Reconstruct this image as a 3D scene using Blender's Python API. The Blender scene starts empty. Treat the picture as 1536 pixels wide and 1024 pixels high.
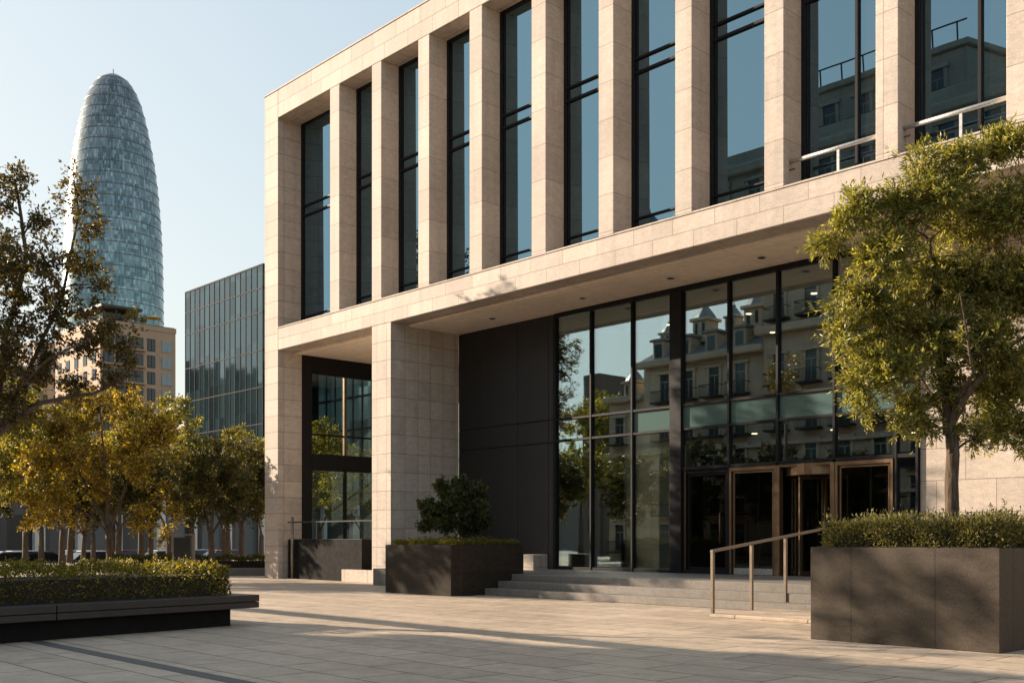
import bpy, bmesh, math, random
import numpy as np
from mathutils import Vector, Matrix

random.seed(7)
rng = np.random.default_rng(11)
sc = bpy.context.scene
COL = sc.collection
R = math.radians

# ------------------------------------------------------------------ camera frame (metres, Z up, X along the facade)
CAM_H = 1.25
FPX = 1605.0
CX, HY = 768.0, 808.0
CO, SI = 0.7333, 0.6799


def at(px, d):
    """ground position seen in photo column px at distance d"""
    t = (px - CX) / FPX
    return (d * (-CO + SI * t), d * (SI + CO * t))


def zat(py, d):
    return CAM_H + (HY - py) / FPX * d


# ------------------------------------------------------------------ object helpers
def tag(o, label=None, cat=None, group=None, kind=None):
    if label: o['label'] = label
    if cat: o['category'] = cat
    if group: o['group'] = group
    if kind: o['kind'] = kind
    return o


def thing(name, label, cat, loc=(0, 0, 0), rz=0.0, group=None):
    o = bpy.data.objects.new(name, None)
    COL.objects.link(o)
    o.empty_display_size = 0.3
    o.location = loc
    o.rotation_euler = (0, 0, rz)
    return tag(o, label, cat, group)


class MB:
    """collects simple shapes into one mesh"""
    def __init__(self):
        self.v = []; self.f = []

    def add(self, vs, fs):
        k = len(self.v)
        self.v += [tuple(p) for p in vs]
        self.f += [tuple(i + k for i in q) for q in fs]
        return self

    def box(self, x0, x1, y0, y1, z0, z1):
        vs = [(x0, y0, z0), (x1, y0, z0), (x1, y1, z0), (x0, y1, z0), (x0, y0, z1), (x1, y0, z1), (x1, y1, z1), (x0, y1, z1)]
        return self.add(vs, [(0, 3, 2, 1), (4, 5, 6, 7), (0, 1, 5, 4), (1, 2, 6, 5), (2, 3, 7, 6), (3, 0, 4, 7)])

    def prism(self, pts, z0, z1):
        n = len(pts)
        vs = [(x, y, z0) for x, y in pts] + [(x, y, z1) for x, y in pts]
        fs = [tuple(range(n - 1, -1, -1)), tuple(range(n, 2 * n))]
        fs += [(i, (i + 1) % n, n + (i + 1) % n, n + i) for i in range(n)]
        return self.add(vs, fs)

    def quad(self, a, b, c, d):
        return self.add([a, b, c, d], [(0, 1, 2, 3)])

    def tube(self, pts, rad, n=8, caps=True):
        pts = [Vector(p) for p in pts]
        if not hasattr(rad, '__len__'): rad = [rad] * len(pts)
        vs = []; fs = []
        t0 = (pts[1] - pts[0]).normalized()
        ref = Vector((0, 0, 1)) if abs(t0.z) < 0.9 else Vector((1, 0, 0))
        u = t0.cross(ref).normalized()
        for i, p in enumerate(pts):
            t = (pts[min(i + 1, len(pts) - 1)] - pts[max(i - 1, 0)])
            if t.length < 1e-9: t = t0
            t.normalize()
            u = (u - t * u.dot(t))
            if u.length < 1e-6: u = t.orthogonal()
            u.normalize(); w = t.cross(u)
            for k in range(n):
                a = 2 * math.pi * k / n
                vs.append(p + (u * math.cos(a) + w * math.sin(a)) * rad[i])
        for i in range(len(pts) - 1):
            for k in range(n):
                fs.append((i * n + k, i * n + (k + 1) % n, (i + 1) * n + (k + 1) % n, (i + 1) * n + k))
        if caps:
            fs.append(tuple(range(n - 1, -1, -1)))
            m = (len(pts) - 1) * n
            fs.append(tuple(range(m, m + n)))
        return self.add(vs, fs)

    def lathe(self, prof, c=(0, 0), n=16):
        vs = []; fs = []
        for r, z in prof:
            for k in range(n):
                a = 2 * math.pi * k / n
                vs.append((c[0] + r * math.cos(a), c[1] + r * math.sin(a), z))
        for i in range(len(prof) - 1):
            for k in range(n):
                fs.append((i * n + k, i * n + (k + 1) % n, (i + 1) * n + (k + 1) % n, (i + 1) * n + k))
        fs.append(tuple(range(n - 1, -1, -1)))
        m = (len(prof) - 1) * n
        fs.append(tuple(range(m, m + n)))
        return self.add(vs, fs)

    def build(self, name, mat, parent=None, bevel=0.0, smooth=False, loc=None):
        me = bpy.data.meshes.new(name)
        me.from_pydata(self.v, [], self.f)
        if mat: me.materials.append(mat)
        if smooth:
            me.polygons.foreach_set('use_smooth', [True] * len(me.polygons))
        me.update()
        o = bpy.data.objects.new(name, me)
        COL.objects.link(o)
        if parent: o.parent = parent
        if loc: o.location = loc
        if bevel:
            m = o.modifiers.new('bevel', 'BEVEL'); m.width = bevel; m.segments = 1; m.limit_method = 'ANGLE'; m.angle_limit = R(40)
        return o


def np_mesh(name, verts, faces4, mat, parent=None):
    me = bpy.data.meshes.new(name)
    nv, nf = len(verts), len(faces4)
    me.vertices.add(nv); me.vertices.foreach_set('co', verts.astype(np.float32).ravel())
    me.loops.add(nf * 4); me.loops.foreach_set('vertex_index', faces4.astype(np.int32).ravel())
    me.polygons.add(nf)
    me.polygons.foreach_set('loop_start', np.arange(0, nf * 4, 4, dtype=np.int32))
    me.polygons.foreach_set('loop_total', np.full(nf, 4, dtype=np.int32))
    me.materials.append(mat)
    me.update(calc_edges=True)
    o = bpy.data.objects.new(name, me); COL.objects.link(o)
    if parent: o.parent = parent
    return o


def children(o):
    return [c for c in bpy.data.objects if c.parent == o]


def copy_tree(o, parent=None):
    c = o.copy(); COL.objects.link(c); c.parent = parent
    for ch in children(o): copy_tree(ch, c)
    return c


# ------------------------------------------------------------------ material helpers
class NT:
    def __init__(self, name):
        self.m = bpy.data.materials.new(name); self.m.use_nodes = True
        self.t = self.m.node_tree
        self.b = self.t.nodes['Principled BSDF']; self.out = self.t.nodes['Material Output']

    def n(self, kind, **kw):
        x = self.t.nodes.new(kind)
        for k, v in kw.items(): setattr(x, k, v)
        return x

    def l(self, a, b): self.t.links.new(a, b)

    def val(self, sock, v):
        if isinstance(v, (int, float)): sock.default_value = v
        elif isinstance(v, (tuple, list)): sock.default_value = v if len(v) != 3 or sock.type == 'VECTOR' else (*v, 1)
        else: self.l(v, sock)

    def math(self, op, a, b=None, c=None):
        x = self.n('ShaderNodeMath', operation=op)
        self.val(x.inputs[0], a)
        if b is not None: self.val(x.inputs[1], b)
        if c is not None: self.val(x.inputs[2], c)
        return x.outputs[0]

    def mix(self, f, a, b, blend='MIX'):
        x = self.n('ShaderNodeMix', data_type='RGBA', blend_type=blend)
        self.val(x.inputs[0], f); self.val(x.inputs[6], a); self.val(x.inputs[7], b)
        return x.outputs[2]

    def noise(self, vec, scale, detail=4, rough=0.55, dist=0.0):
        x = self.n('ShaderNodeTexNoise')
        if vec is not None: self.l(vec, x.inputs['Vector'])
        x.inputs['Scale'].default_value = scale; x.inputs['Detail'].default_value = detail
        x.inputs['Roughness'].default_value = rough; x.inputs['Distortion'].default_value = dist
        return x.outputs['Fac']

    def ramp(self, f, stops):
        x = self.n('ShaderNodeValToRGB')
        e = x.color_ramp.elements
        while len(e) < len(stops): e.new(0.5)
        for q, (p, c) in zip(e, stops):
            q.position = p; q.color = (*c, 1) if len(c) == 3 else c
        self.val(x.inputs[0], f)
        return x.outputs[0]

    def mapr(self, f, a, b, c, d):
        x = self.n('ShaderNodeMapRange')
        self.val(x.inputs[0], f)
        for i, v in enumerate((a, b, c, d)): x.inputs[i + 1].default_value = v
        return x.outputs[0]

    def comb(self, x, y, z):
        q = self.n('ShaderNodeCombineXYZ')
        for i, v in enumerate((x, y, z)): self.val(q.inputs[i], v)
        return q.outputs[0]

    def sep(self, v):
        q = self.n('ShaderNodeSeparateXYZ'); self.l(v, q.inputs[0])
        return q.outputs

    def bump(self, h, strength=0.3, dist=0.01):
        x = self.n('ShaderNodeBump'); x.inputs['Strength'].default_value = strength; x.inputs['Distance'].default_value = dist
        self.val(x.inputs['Height'], h)
        self.l(x.outputs[0], self.b.inputs['Normal'])
        return x.outputs[0]

    def pos(self): return self.n('ShaderNodeNewGeometry').outputs['Position']

    def wallvec(self):
        """(s, t) on the face itself: along the wall and up, or x, y on level faces"""
        g = self.n('ShaderNodeNewGeometry')
        p = self.sep(g.outputs['Position']); nn = self.sep(g.outputs['True Normal'])
        ax = self.math('GREATER_THAN', self.math('ABSOLUTE', nn[0]), 0.6)
        az = self.math('GREATER_THAN', self.math('ABSOLUTE', nn[2]), 0.6)
        s = self.math('ADD', self.math('MULTIPLY', p[1], ax), self.math('MULTIPLY', p[0], self.math('SUBTRACT', 1.0, ax)))
        t = self.math('ADD', self.math('MULTIPLY', p[1], az), self.math('MULTIPLY', p[2], self.math('SUBTRACT', 1.0, az)))
        return s, t, g.outputs['Position']


def plain(name, col, rough=0.5, metal=0.0, var=0.12, scale=6.0, bump=0.0, spec=0.5):
    q = NT(name)
    p = q.pos()
    nz = q.noise(p, scale, 5, 0.6)
    c = q.mix(q.mapr(nz, 0.3, 0.7, 0, 1), tuple(x * (1 - var) for x in col), tuple(min(1, x * (1 + var)) for x in col))
    q.l(c, q.b.inputs['Base Color'])
    q.b.inputs['Metallic'].default_value = metal
    q.b.inputs['Specular IOR Level'].default_value = spec
    q.l(q.mapr(q.noise(p, scale * 2.3, 3), 0.25, 0.75, max(0.02, rough - 0.07), min(1, rough + 0.09)), q.b.inputs['Roughness'])
    if bump: q.bump(q.noise(p, scale * 9, 4), bump, 0.004)
    return q.m


def stone(name, col, bw, bh, ds=0.0, dt=0.0, offset=0.5, joint=0.007, vary=0.09, dark=0.55, rough=0.72, vein=0.17, grain=0.20, bump=0.4, spec=0.2, stain=0.0):
    q = NT(name)
    q.b.inputs['Specular IOR Level'].default_value = spec
    s, t, p = q.wallvec()
    v = q.comb(q.math('ADD', s, ds), q.math('ADD', t, dt), 0.0)
    b = q.n('ShaderNodeTexBrick')
    b.offset = offset; b.offset_frequency = 2; b.squash = 1.0
    q.l(v, b.inputs['Vector'])
    b.inputs['Scale'].default_value = 1.0
    b.inputs['Brick Width'].default_value = bw; b.inputs['Row Height'].default_value = bh
    b.inputs['Mortar Size'].default_value = joint * 0.5; b.inputs['Mortar Smooth'].default_value = 0.15; b.inputs['Bias'].default_value = 0.0
    b.inputs['Color1'].default_value = (1 - vary, 1 - vary, 1 - vary, 1)
    b.inputs['Color2'].default_value = (1 + vary, 1 + vary * 0.95, 1 + vary * 0.85, 1)
    b.inputs['Mortar'].default_value = (dark, dark * 0.95, dark * 0.88, 1)
    # veins: stretched noise running aslant over the slabs
    m = q.n('ShaderNodeMapping'); q.l(p, m.inputs[0]); m.inputs['Rotation'].default_value = (0.25, 0.42, 0.2); m.inputs['Scale'].default_value = (1.6, 1.6, 3.6)
    vn = q.noise(m.outputs[0], 2.6, 8, 0.68, 0.9)
    gn = q.noise(p, 38, 5, 0.75)
    big = q.noise(p, 0.45, 3, 0.5)
    f = q.mapr(vn, 0.28, 0.72, 1 - vein, 1 + vein)
    f = q.math('MULTIPLY', f, q.mapr(gn, 0.3, 0.7, 1 - grain, 1 + grain))
    f = q.math('MULTIPLY', f, q.mapr(big, 0.3, 0.7, 0.90, 1.07))
    m2 = q.n('ShaderNodeMapping'); q.l(p, m2.inputs[0]); m2.inputs['Scale'].default_value = (3.0, 3.0, 0.22)
    f = q.math('MULTIPLY', f, q.mapr(q.noise(m2.outputs[0], 1.6, 5, 0.6), 0.45, 0.75, 1.02, 0.88))
    if stain:
        f = q.math('MULTIPLY', f, q.mapr(q.noise(p, 1.9, 8, 0.7, 0.4), 0.52, 0.66, 1.0, 1.0 - stain))
        f = q.math('MULTIPLY', f, q.mapr(q.noise(p, 9.0, 2, 0.5), 0.70, 0.74, 1.0, 0.8))
    c = q.mix(1.0, q.comb(q.math('MULTIPLY', f, col[0]), q.math('MULTIPLY', f, col[1]), q.math('MULTIPLY', f, col[2])), b.outputs['Color'], 'MULTIPLY')
    q.l(c, q.b.inputs['Base Color'])
    q.l(q.mapr(vn, 0.3, 0.7, rough - 0.08, rough + 0.1), q.b.inputs['Roughness'])
    h = q.math('SUBTRACT', q.math('ADD', q.math('MULTIPLY', gn, 0.25), q.math('MULTIPLY', vn, 0.35)), q.math('MULTIPLY', b.outputs['Fac'], 0.9))
    q.bump(h, bump, 0.006)
    return q.m


def leafmat(name, stops, trans=0.35, rough=0.5, tcol=(1.0, 0.85, 0.25)):
    q = NT(name)
    g = q.n('ShaderNodeNewGeometry')
    c = q.ramp(g.outputs['Random Per Island'], stops)
    big = q.noise(g.outputs['Position'], 1.1, 2)
    c = q.mix(q.mapr(big, 0.35, 0.65, 0.0, 0.35), c, stops[0][1])
    q.l(c, q.b.inputs['Base Color']); q.b.inputs['Roughness'].default_value = rough
    q.b.inputs['Specular IOR Level'].default_value = 0.35
    tr = q.n('ShaderNodeBsdfTranslucent')
    tc = q.mix(1.0, c, tuple(2.2 * x for x in tcol), 'MULTIPLY')
    q.l(tc, tr.inputs[0])
    mx = q.n('ShaderNodeMixShader'); mx.inputs[0].default_value = trans
    q.l(q.b.outputs[0], mx.inputs[1]); q.l(tr.outputs[0], mx.inputs[2]); q.l(mx.outputs[0], q.out.inputs[0])
    return q.m


def glass(name, refl=(0.85, 0.92, 0.95), f0=0.25, f1=0.75, tint=(0.35, 0.40, 0.38), tilt=0.0, wob=0.0022, opaque=None):
    q = NT(name)
    g = q.n('ShaderNodeNewGeometry')
    nrm = g.outputs['Normal']
    if tilt:
        vr = q.n('ShaderNodeVectorRotate', rotation_type='X_AXIS'); vr.inputs['Angle'].default_value = tilt
        q.l(nrm, vr.inputs['Vector']); nrm = vr.outputs[0]
    # roller-wave distortion of float glass
    nz = q.n('ShaderNodeTexNoise'); q.l(g.outputs['Position'], nz.inputs['Vector']); nz.inputs['Scale'].default_value = 0.9; nz.inputs['Detail'].default_value = 1.5
    sub = q.n('ShaderNodeVectorMath', operation='SUBTRACT'); q.l(nz.outputs['Color'], sub.inputs[0]); sub.inputs[1].default_value = (0.5, 0.5, 0.5)
    sca = q.n('ShaderNodeVectorMath', operation='SCALE'); q.l(sub.outputs[0], sca.inputs[0]); sca.inputs['Scale'].default_value = wob
    ad = q.n('ShaderNodeVectorMath', operation='ADD'); q.l(nrm, ad.inputs[0]); q.l(sca.outputs[0], ad.inputs[1])
    nm = q.n('ShaderNodeVectorMath', operation='NORMALIZE'); q.l(ad.outputs[0], nm.inputs[0])
    gl = q.n('ShaderNodeBsdfGlossy'); gl.inputs['Color'].default_value = (*refl, 1); gl.inputs['Roughness'].default_value = 0.004
    q.l(nm.outputs[0], gl.inputs['Normal'])
    lw = q.n('ShaderNodeLayerWeight'); lw.inputs['Blend'].default_value = 0.35
    fac = q.mapr(lw.outputs['Fresnel'], 0.0, 1.0, f0, f1)
    if opaque:
        base = q.n('ShaderNodeBsdfDiffuse'); base.inputs['Color'].default_value = (*opaque, 1)
    else:
        base = q.n('ShaderNodeBsdfTransparent'); base.inputs['Color'].default_value = (*tint, 1)
    mx = q.n('ShaderNodeMixShader'); q.l(fac, mx.inputs[0]); q.l(base.outputs[0], mx.inputs[1]); q.l(gl.outputs[0], mx.inputs[2])
    q.l(mx.outputs[0], q.out.inputs[0])
    q.t.nodes.remove(q.b)
    return q.m


# ------------------------------------------------------------------ materials
LIME = (0.475, 0.408, 0.354)
M = {}
M['stone_col'] = stone('limestone slabs', LIME, 0.9, 0.52, 0.13, 0.02, 0.0, joint=0.014, dark=0.42)
M['stone_pier'] = stone('limestone slabs wide', LIME, 0.455, 0.52, 0.055, 0.02, 0.0, joint=0.014, dark=0.42)
M['stone_fin'] = stone('limestone fin slabs', LIME, 3.0, 0.83, 0.4, 0.25, 0.0, joint=0.012, dark=0.5, vary=0.10)
M['stone_beam'] = stone('limestone beam slabs', LIME, 1.07, 0.34, 0.2, 0.23, 0.5, joint=0.012, dark=0.45)
M['stone_cornice'] = stone('limestone cornice slabs', LIME, 1.07, 0.44, 0.2, 0.34, 0.5, joint=0.014, dark=0.42)
M['stone_wall'] = stone('limestone wall slabs', (0.44, 0.375, 0.322), 1.15, 0.62, 0.4, 0.1, 0.5, joint=0.013, dark=0.42)
M['stone_pale'] = stone('pale lobby limestone', (0.82, 0.74, 0.63), 0.65, 0.55, 0.1, 0.1, 0.0, joint=0.012, dark=0.5)
M['soffit'] = stone('soffit panels', (0.92, 0.79, 0.66), 2.15, 1.25, 0.35, 0.1, 0.0, joint=0.012, vary=0.03, vein=0.05, grain=0.03, bump=0.12, dark=0.5)
M['paving'] = stone('plaza granite paving', (0.46, 0.372, 0.288), 1.3, 0.62, 0.2, 0.1, 0.5, joint=0.022, vary=0.12, stain=0.16, vein=0.22, grain=0.16, rough=0.6, dark=0.3, bump=0.5)
M['step'] = stone('granite steps', (0.20, 0.18, 0.16), 1.6, 5.0, 0.2, 1.1, 0.0, vary=0.05, grain=0.2, vein=0.12, rough=0.6)
M['granite'] = stone('brown granite planter', (0.066, 0.051, 0.038), 1.05, 4.0, 0.42, 1.0, 0.0, joint=0.010, dark=0.4, vary=0.08, grain=0.30, vein=0.22, rough=0.6, bump=0.6)
M['granite_dark'] = stone('dark granite planter', (0.034, 0.028, 0.023), 1.55, 0.56, 0.35, 0.0, 0.0, spec=0.06, joint=0.008, dark=1.7, vary=0.1, grain=0.25, vein=0.3, rough=0.6)
M['bench_metal'] = plain('bench bronze cladding', (0.024, 0.021, 0.021), 0.45, 0.0, 0.2, 3.0, 0.08)
M['bench_base'] = plain('bench dark plinth', (0.013, 0.0125, 0.0125), 0.7, 0.0, 0.2, 3.0, 0.08, 0.06)
M['panel'] = plain('dark bronze wall panel', (0.021, 0.020, 0.0205), 0.45, 0.2, 0.10, 1.2, 0.03)
M['frame'] = plain('dark bronze frame', (0.0125, 0.012, 0.0135), 0.55, 0.0, 0.12, 5.0, 0.0, 0.15)
M['thin'] = plain('black anodised grid', (0.006, 0.006, 0.007), 0.7, 0.0, 0.1, 3.0, 0.0, 0.1)
M['black'] = plain('black shadow gap', (0.01, 0.01, 0.01), 0.7)
M['bronze'] = plain('brushed bronze', (0.20, 0.128, 0.075), 0.38, 0.7, 0.08, 2.0)
M['steel'] = plain('brushed steel', (0.21, 0.17, 0.135), 0.4, 0.7, 0.08, 2.0)
M['chrome'] = plain('pale satin rail', (0.62, 0.60, 0.57), 0.3, 0.7, 0.06, 10.0)
M['drain'] = plain('drain cover stone', (0.085, 0.080, 0.078), 0.7, 0, 0.2, 20.0, 0.2)
M['soil'] = plain('dark soil', (0.03, 0.022, 0.015), 0.95, 0, 0.4, 20.0, 0.5)
q = NT('grey brown bark')
mp_ = q.n('ShaderNodeMapping'); q.l(q.pos(), mp_.inputs[0]); mp_.inputs['Scale'].default_value = (9, 9, 1.3)
bn_ = q.noise(mp_.outputs[0], 3.2, 6, 0.65, 0.6)
q.l(q.ramp(bn_, [(0.30, (0.035, 0.024, 0.016)), (0.55, (0.12, 0.085, 0.06)), (0.8, (0.22, 0.17, 0.125))]), q.b.inputs['Base Color'])
q.b.inputs['Roughness'].default_value = 0.9; q.b.inputs['Specular IOR Level'].default_value = 0.15
q.bump(bn_, 0.9, 0.02)
M['bark'] = q.m
M['bark_dark'] = plain('dark bark', (0.085, 0.065, 0.05), 0.9, 0, 0.4, 14.0, 0.9)
M['glass_up'] = glass('upper window glass', (0.29, 0.49, 0.63), 0.45, 0.80, tilt=R(4.7), opaque=(0.012, 0.013, 0.013))
M['glass_lobby'] = glass('lobby glass', (0.72, 0.86, 0.90), 0.30, 0.80, tint=(0.86, 0.89, 0.85))
M['glass_screen'] = glass('screen glass', (0.7, 0.86, 0.9), 0.10, 0.6, tint=(0.72, 0.80, 0.80))
M['glass_door'] = glass('door glass', (0.8, 0.86, 0.88), 0.05, 0.6, tint=(0.62, 0.62, 0.56))
M['inner_dark'] = plain('dark lobby lining', (0.085, 0.07, 0.055), 0.6, 0, 0.2, 1.0)
M['inner_floor'] = plain('polished lobby floor', (0.06, 0.055, 0.05), 0.2)
M['band'] = None
q = NT('green spandrel glass')
q.b.inputs['Base Color'].default_value = (0.075, 0.125, 0.118, 1); q.b.inputs['Roughness'].default_value = 0.12; q.b.inputs['Specular IOR Level'].default_value = 0.9
q.b.inputs['Coat Weight'].default_value = 0.6; q.b.inputs['Coat Roughness'].default_value = 0.03
M['band'] = q.m

M['leaf_gold'] = leafmat('golden green leaves', [(0.0, (0.075, 0.062, 0.015)), (0.4, (0.18, 0.145, 0.026)), (0.75, (0.34, 0.255, 0.040)), (1.0, (0.50, 0.38, 0.065))], 0.42, 0.5, (1.0, 0.88, 0.28))
M['leaf_mid'] = leafmat('olive gold leaves', [(0.0, (0.05, 0.05, 0.014)), (0.4, (0.115, 0.11, 0.026)), (0.75, (0.22, 0.19, 0.036)), (1.0, (0.36, 0.29, 0.05))], 0.42, 0.5, (1.0, 0.93, 0.30))
M['leaf_dark'] = leafmat('dark olive leaves', [(0.0, (0.04, 0.036, 0.016)), (0.6, (0.09, 0.075, 0.026)), (1.0, (0.19, 0.14, 0.035))], 0.35)
M['leaf_shade'] = leafmat('deep green leaves', [(0.0, (0.028, 0.033, 0.010)), (0.6, (0.062, 0.062, 0.014)), (1.0, (0.15, 0.12, 0.02))], 0.32)
M['leaf_olive'] = leafmat('narrow yellow green leaves', [(0.0, (0.05, 0.06, 0.016)), (0.4, (0.11, 0.115, 0.024)), (0.8, (0.19, 0.175, 0.03)), (1.0, (0.26, 0.22, 0.07))], 0.35)
M['leaf_tree'] = leafmat('narrow leaves of the planter tree', [(0.0, (0.072, 0.082, 0.026)), (0.4, (0.175, 0.18, 0.05)), (0.8, (0.32, 0.30, 0.075)), (1.0, (0.52, 0.46, 0.2))], 0.40, 0.45, (1.0, 0.9, 0.32))
M['leaf_low'] = leafmat('grey green hedge leaves', [(0.0, (0.045, 0.05, 0.02)), (0.4, (0.095, 0.095, 0.036)), (0.8, (0.17, 0.155, 0.055)), (1.0, (0.34, 0.28, 0.12))], 0.3, 0.5, (1.0, 0.9, 0.35))
M['leaf_hedge'] = leafmat('hedge leaves', [(0.0, (0.045, 0.05, 0.012)), (0.5, (0.11, 0.11, 0.02)), (1.0, (0.34, 0.28, 0.05))], 0.4)
M['leaf_box'] = leafmat('small shrub leaves', [(0.0, (0.02, 0.032, 0.012)), (0.6, (0.045, 0.06, 0.018)), (1.0, (0.12, 0.12, 0.03))], 0.30)
M['asphalt'] = plain('asphalt', (0.05, 0.05, 0.05), 0.85, 0, 0.2, 5.0, 0.3)

# ------------------------------------------------------------------ world, sun, camera
SUN_EL, SUN_AZ = R(19), R(243)
w = bpy.data.worlds.new("World"); sc.world = w; w.use_nodes = True
wn = w.node_tree; bg = wn.nodes['Background']
sky = wn.nodes.new('ShaderNodeTexSky'); sky.sky_type = 'NISHITA'; sky.sun_disc = False
sky.sun_elevation = SUN_EL; sky.sun_rotation = SUN_AZ
sky.air_density = 1.4; sky.dust_density = 2.2; sky.ozone_density = 0.7; sky.altitude = 0
# sky colour compressed: the glare round the sun is softened, c / (1 + a c)
v1 = wn.nodes.new('ShaderNodeVectorMath'); v1.operation = 'MULTIPLY_ADD'; v1.inputs[1].default_value = (0.40, 0.37, 0.355); v1.inputs[2].default_value = (1, 1, 1)
v2 = wn.nodes.new('ShaderNodeVectorMath'); v2.operation = 'DIVIDE'
wn.links.new(sky.outputs[0], v1.inputs[0]); wn.links.new(sky.outputs[0], v2.inputs[0]); wn.links.new(v1.outputs[0], v2.inputs[1])
wn.links.new(v2.outputs[0], bg.inputs[0]); bg.inputs[1].default_value = 0.14
sl = bpy.data.lights.new('sun', 'SUN'); sl.energy = 3.1; sl.angle = R(0.4); sl.color = (1.0, 0.82, 0.63)
so = bpy.data.objects.new('sun', sl); COL.objects.link(so)
sdir = Vector((math.sin(SUN_AZ) * math.cos(SUN_EL), math.cos(SUN_AZ) * math.cos(SUN_EL), math.sin(SUN_EL)))
so.rotation_euler = sdir.to_track_quat('Z', 'Y').to_euler(); so.location = sdir * 100
cam = bpy.data.cameras.new('camera'); cam.sensor_width = 36; cam.lens = FPX / 1536 * 36
cam.shift_y = (HY - 512) / 1536; cam.clip_end = 3000; cam.clip_start = 0.1
co = bpy.data.objects.new('camera', cam); COL.objects.link(co)
co.location = (0, 0, CAM_H); co.rotation_euler = (R(90), 0, math.atan2(CO, SI)); sc.camera = co
sc.view_settings.view_transform = 'Standard'; sc.view_settings.look = 'None'; sc.view_settings.gamma = 1
sc.view_settings.exposure = 1.90
sc.cycles.max_bounces = 10; sc.cycles.transparent_max_bounces = 16; sc.cycles.glossy_bounces = 5; sc.cycles.diffuse_bounces = 5
sc.cycles.caustics_reflective = False; sc.cycles.caustics_refractive = False

# ------------------------------------------------------------------ ground
STREET = -0.9
g = MB(); g.quad((-1600, -1600, STREET), (1600, -1600, STREET), (1600, 1600, STREET), (-1600, 1600, STREET))
tag(g.build('ground', plain('city ground', (0.16, 0.14, 0.12), 0.9, 0, 0.15, 0.3)), kind='structure')
g = MB(); g.box(-57, 30, -13.9, 70, STREET, 0.0)
tag(g.build('plaza_pavement', M['paving']), kind='structure')
g = MB(); g.box(-76, -58.5, -60, 90, STREET, STREET + 0.004)
tag(g.build('street_road', M['asphalt']), kind='structure')
g = MB(); g.box(-80, -76, -60, 90, STREET, STREET + 0.13)
tag(g.build('far_pavement', plain('pale pavement', (0.34, 0.30, 0.26), 0.8, 0, 0.1, 1.0)), kind='structure')
d = MB().box(-30, 10, 4.52, 4.70, 0.0, 0.004).build('drain_channel', M['drain'])
tag(d, 'long dark drain strip set in the foreground paving', 'drain')

# ================================================================== THE OFFICE BUILDING
F = 17.66          # front plane of columns and fins
WY = 18.30         # upper glass plane
GY = 20.10         # entrance glass plane
TOP = 15.5
off = thing('office_building', 'pale limestone office building with tall stone fins above a deep dark glass entrance porch', 'building', (0, 0, 0))
BX = 0.012
MB().box(-30.81, -29.98, F, 18.54, 0, TOP).build('column', M['stone_col'], off, BX)
MB().box(-24.88, -23.97, F, GY, 0, 7.25).build('column', M['stone_pier'], off, BX)
MB().box(-29.98, 6, F, 18.62, 7.25, 7.93).build('beam', M['stone_beam'], off, BX)
MB().box(-29.98, 6, F - 0.018, 18.62, 7.932, 7.97).build('sill', M['stone_beam'], off, 0.005)
MB().box(-29.98, 6, F, 18.9, 14.62, TOP).build('cornice', M['stone_cornice'], off, BX)
MB().box(-30.83, 6, F - 0.02, 19.0, TOP + 0.003, TOP + 0.05).build('coping', M['stone_cornice'], off, 0.006)
MB().box(-30.81, 6, 19.0, 44, 7.25, TOP - 0.25).build('upper_storeys', M['stone_wall'], off)
MB().box(-30.81, -24.0, 23.6, 44, 0, 7.25).build('wall', M['stone_wall'], off, BX)
MB().box(-9.93, 6, GY, 44, 0.0, 7.248).build('wall', M['stone_wall'], off, BX)
fins = [(-27.01, -26.51), (-24.88, -24.42), (-22.75, -22.27), (-20.64, -20.15), (-18.37, -17.88), (-16.21, -15.76), (-14.05, -13.61),
        (-11.87, -11.43), (-9.55, -9.12), (-7.27, -6.84), (-4.95, -4.5), (-2.7, -2.25), (-0.5, -0.05), (1.7, 2.15), (3.9, 4.35)]
for a, b in fins:
    MB().box(a, b, F, WY + 0.1, 7.972, 14.618).build('fin', M['stone_fin'], off, BX)
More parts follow.
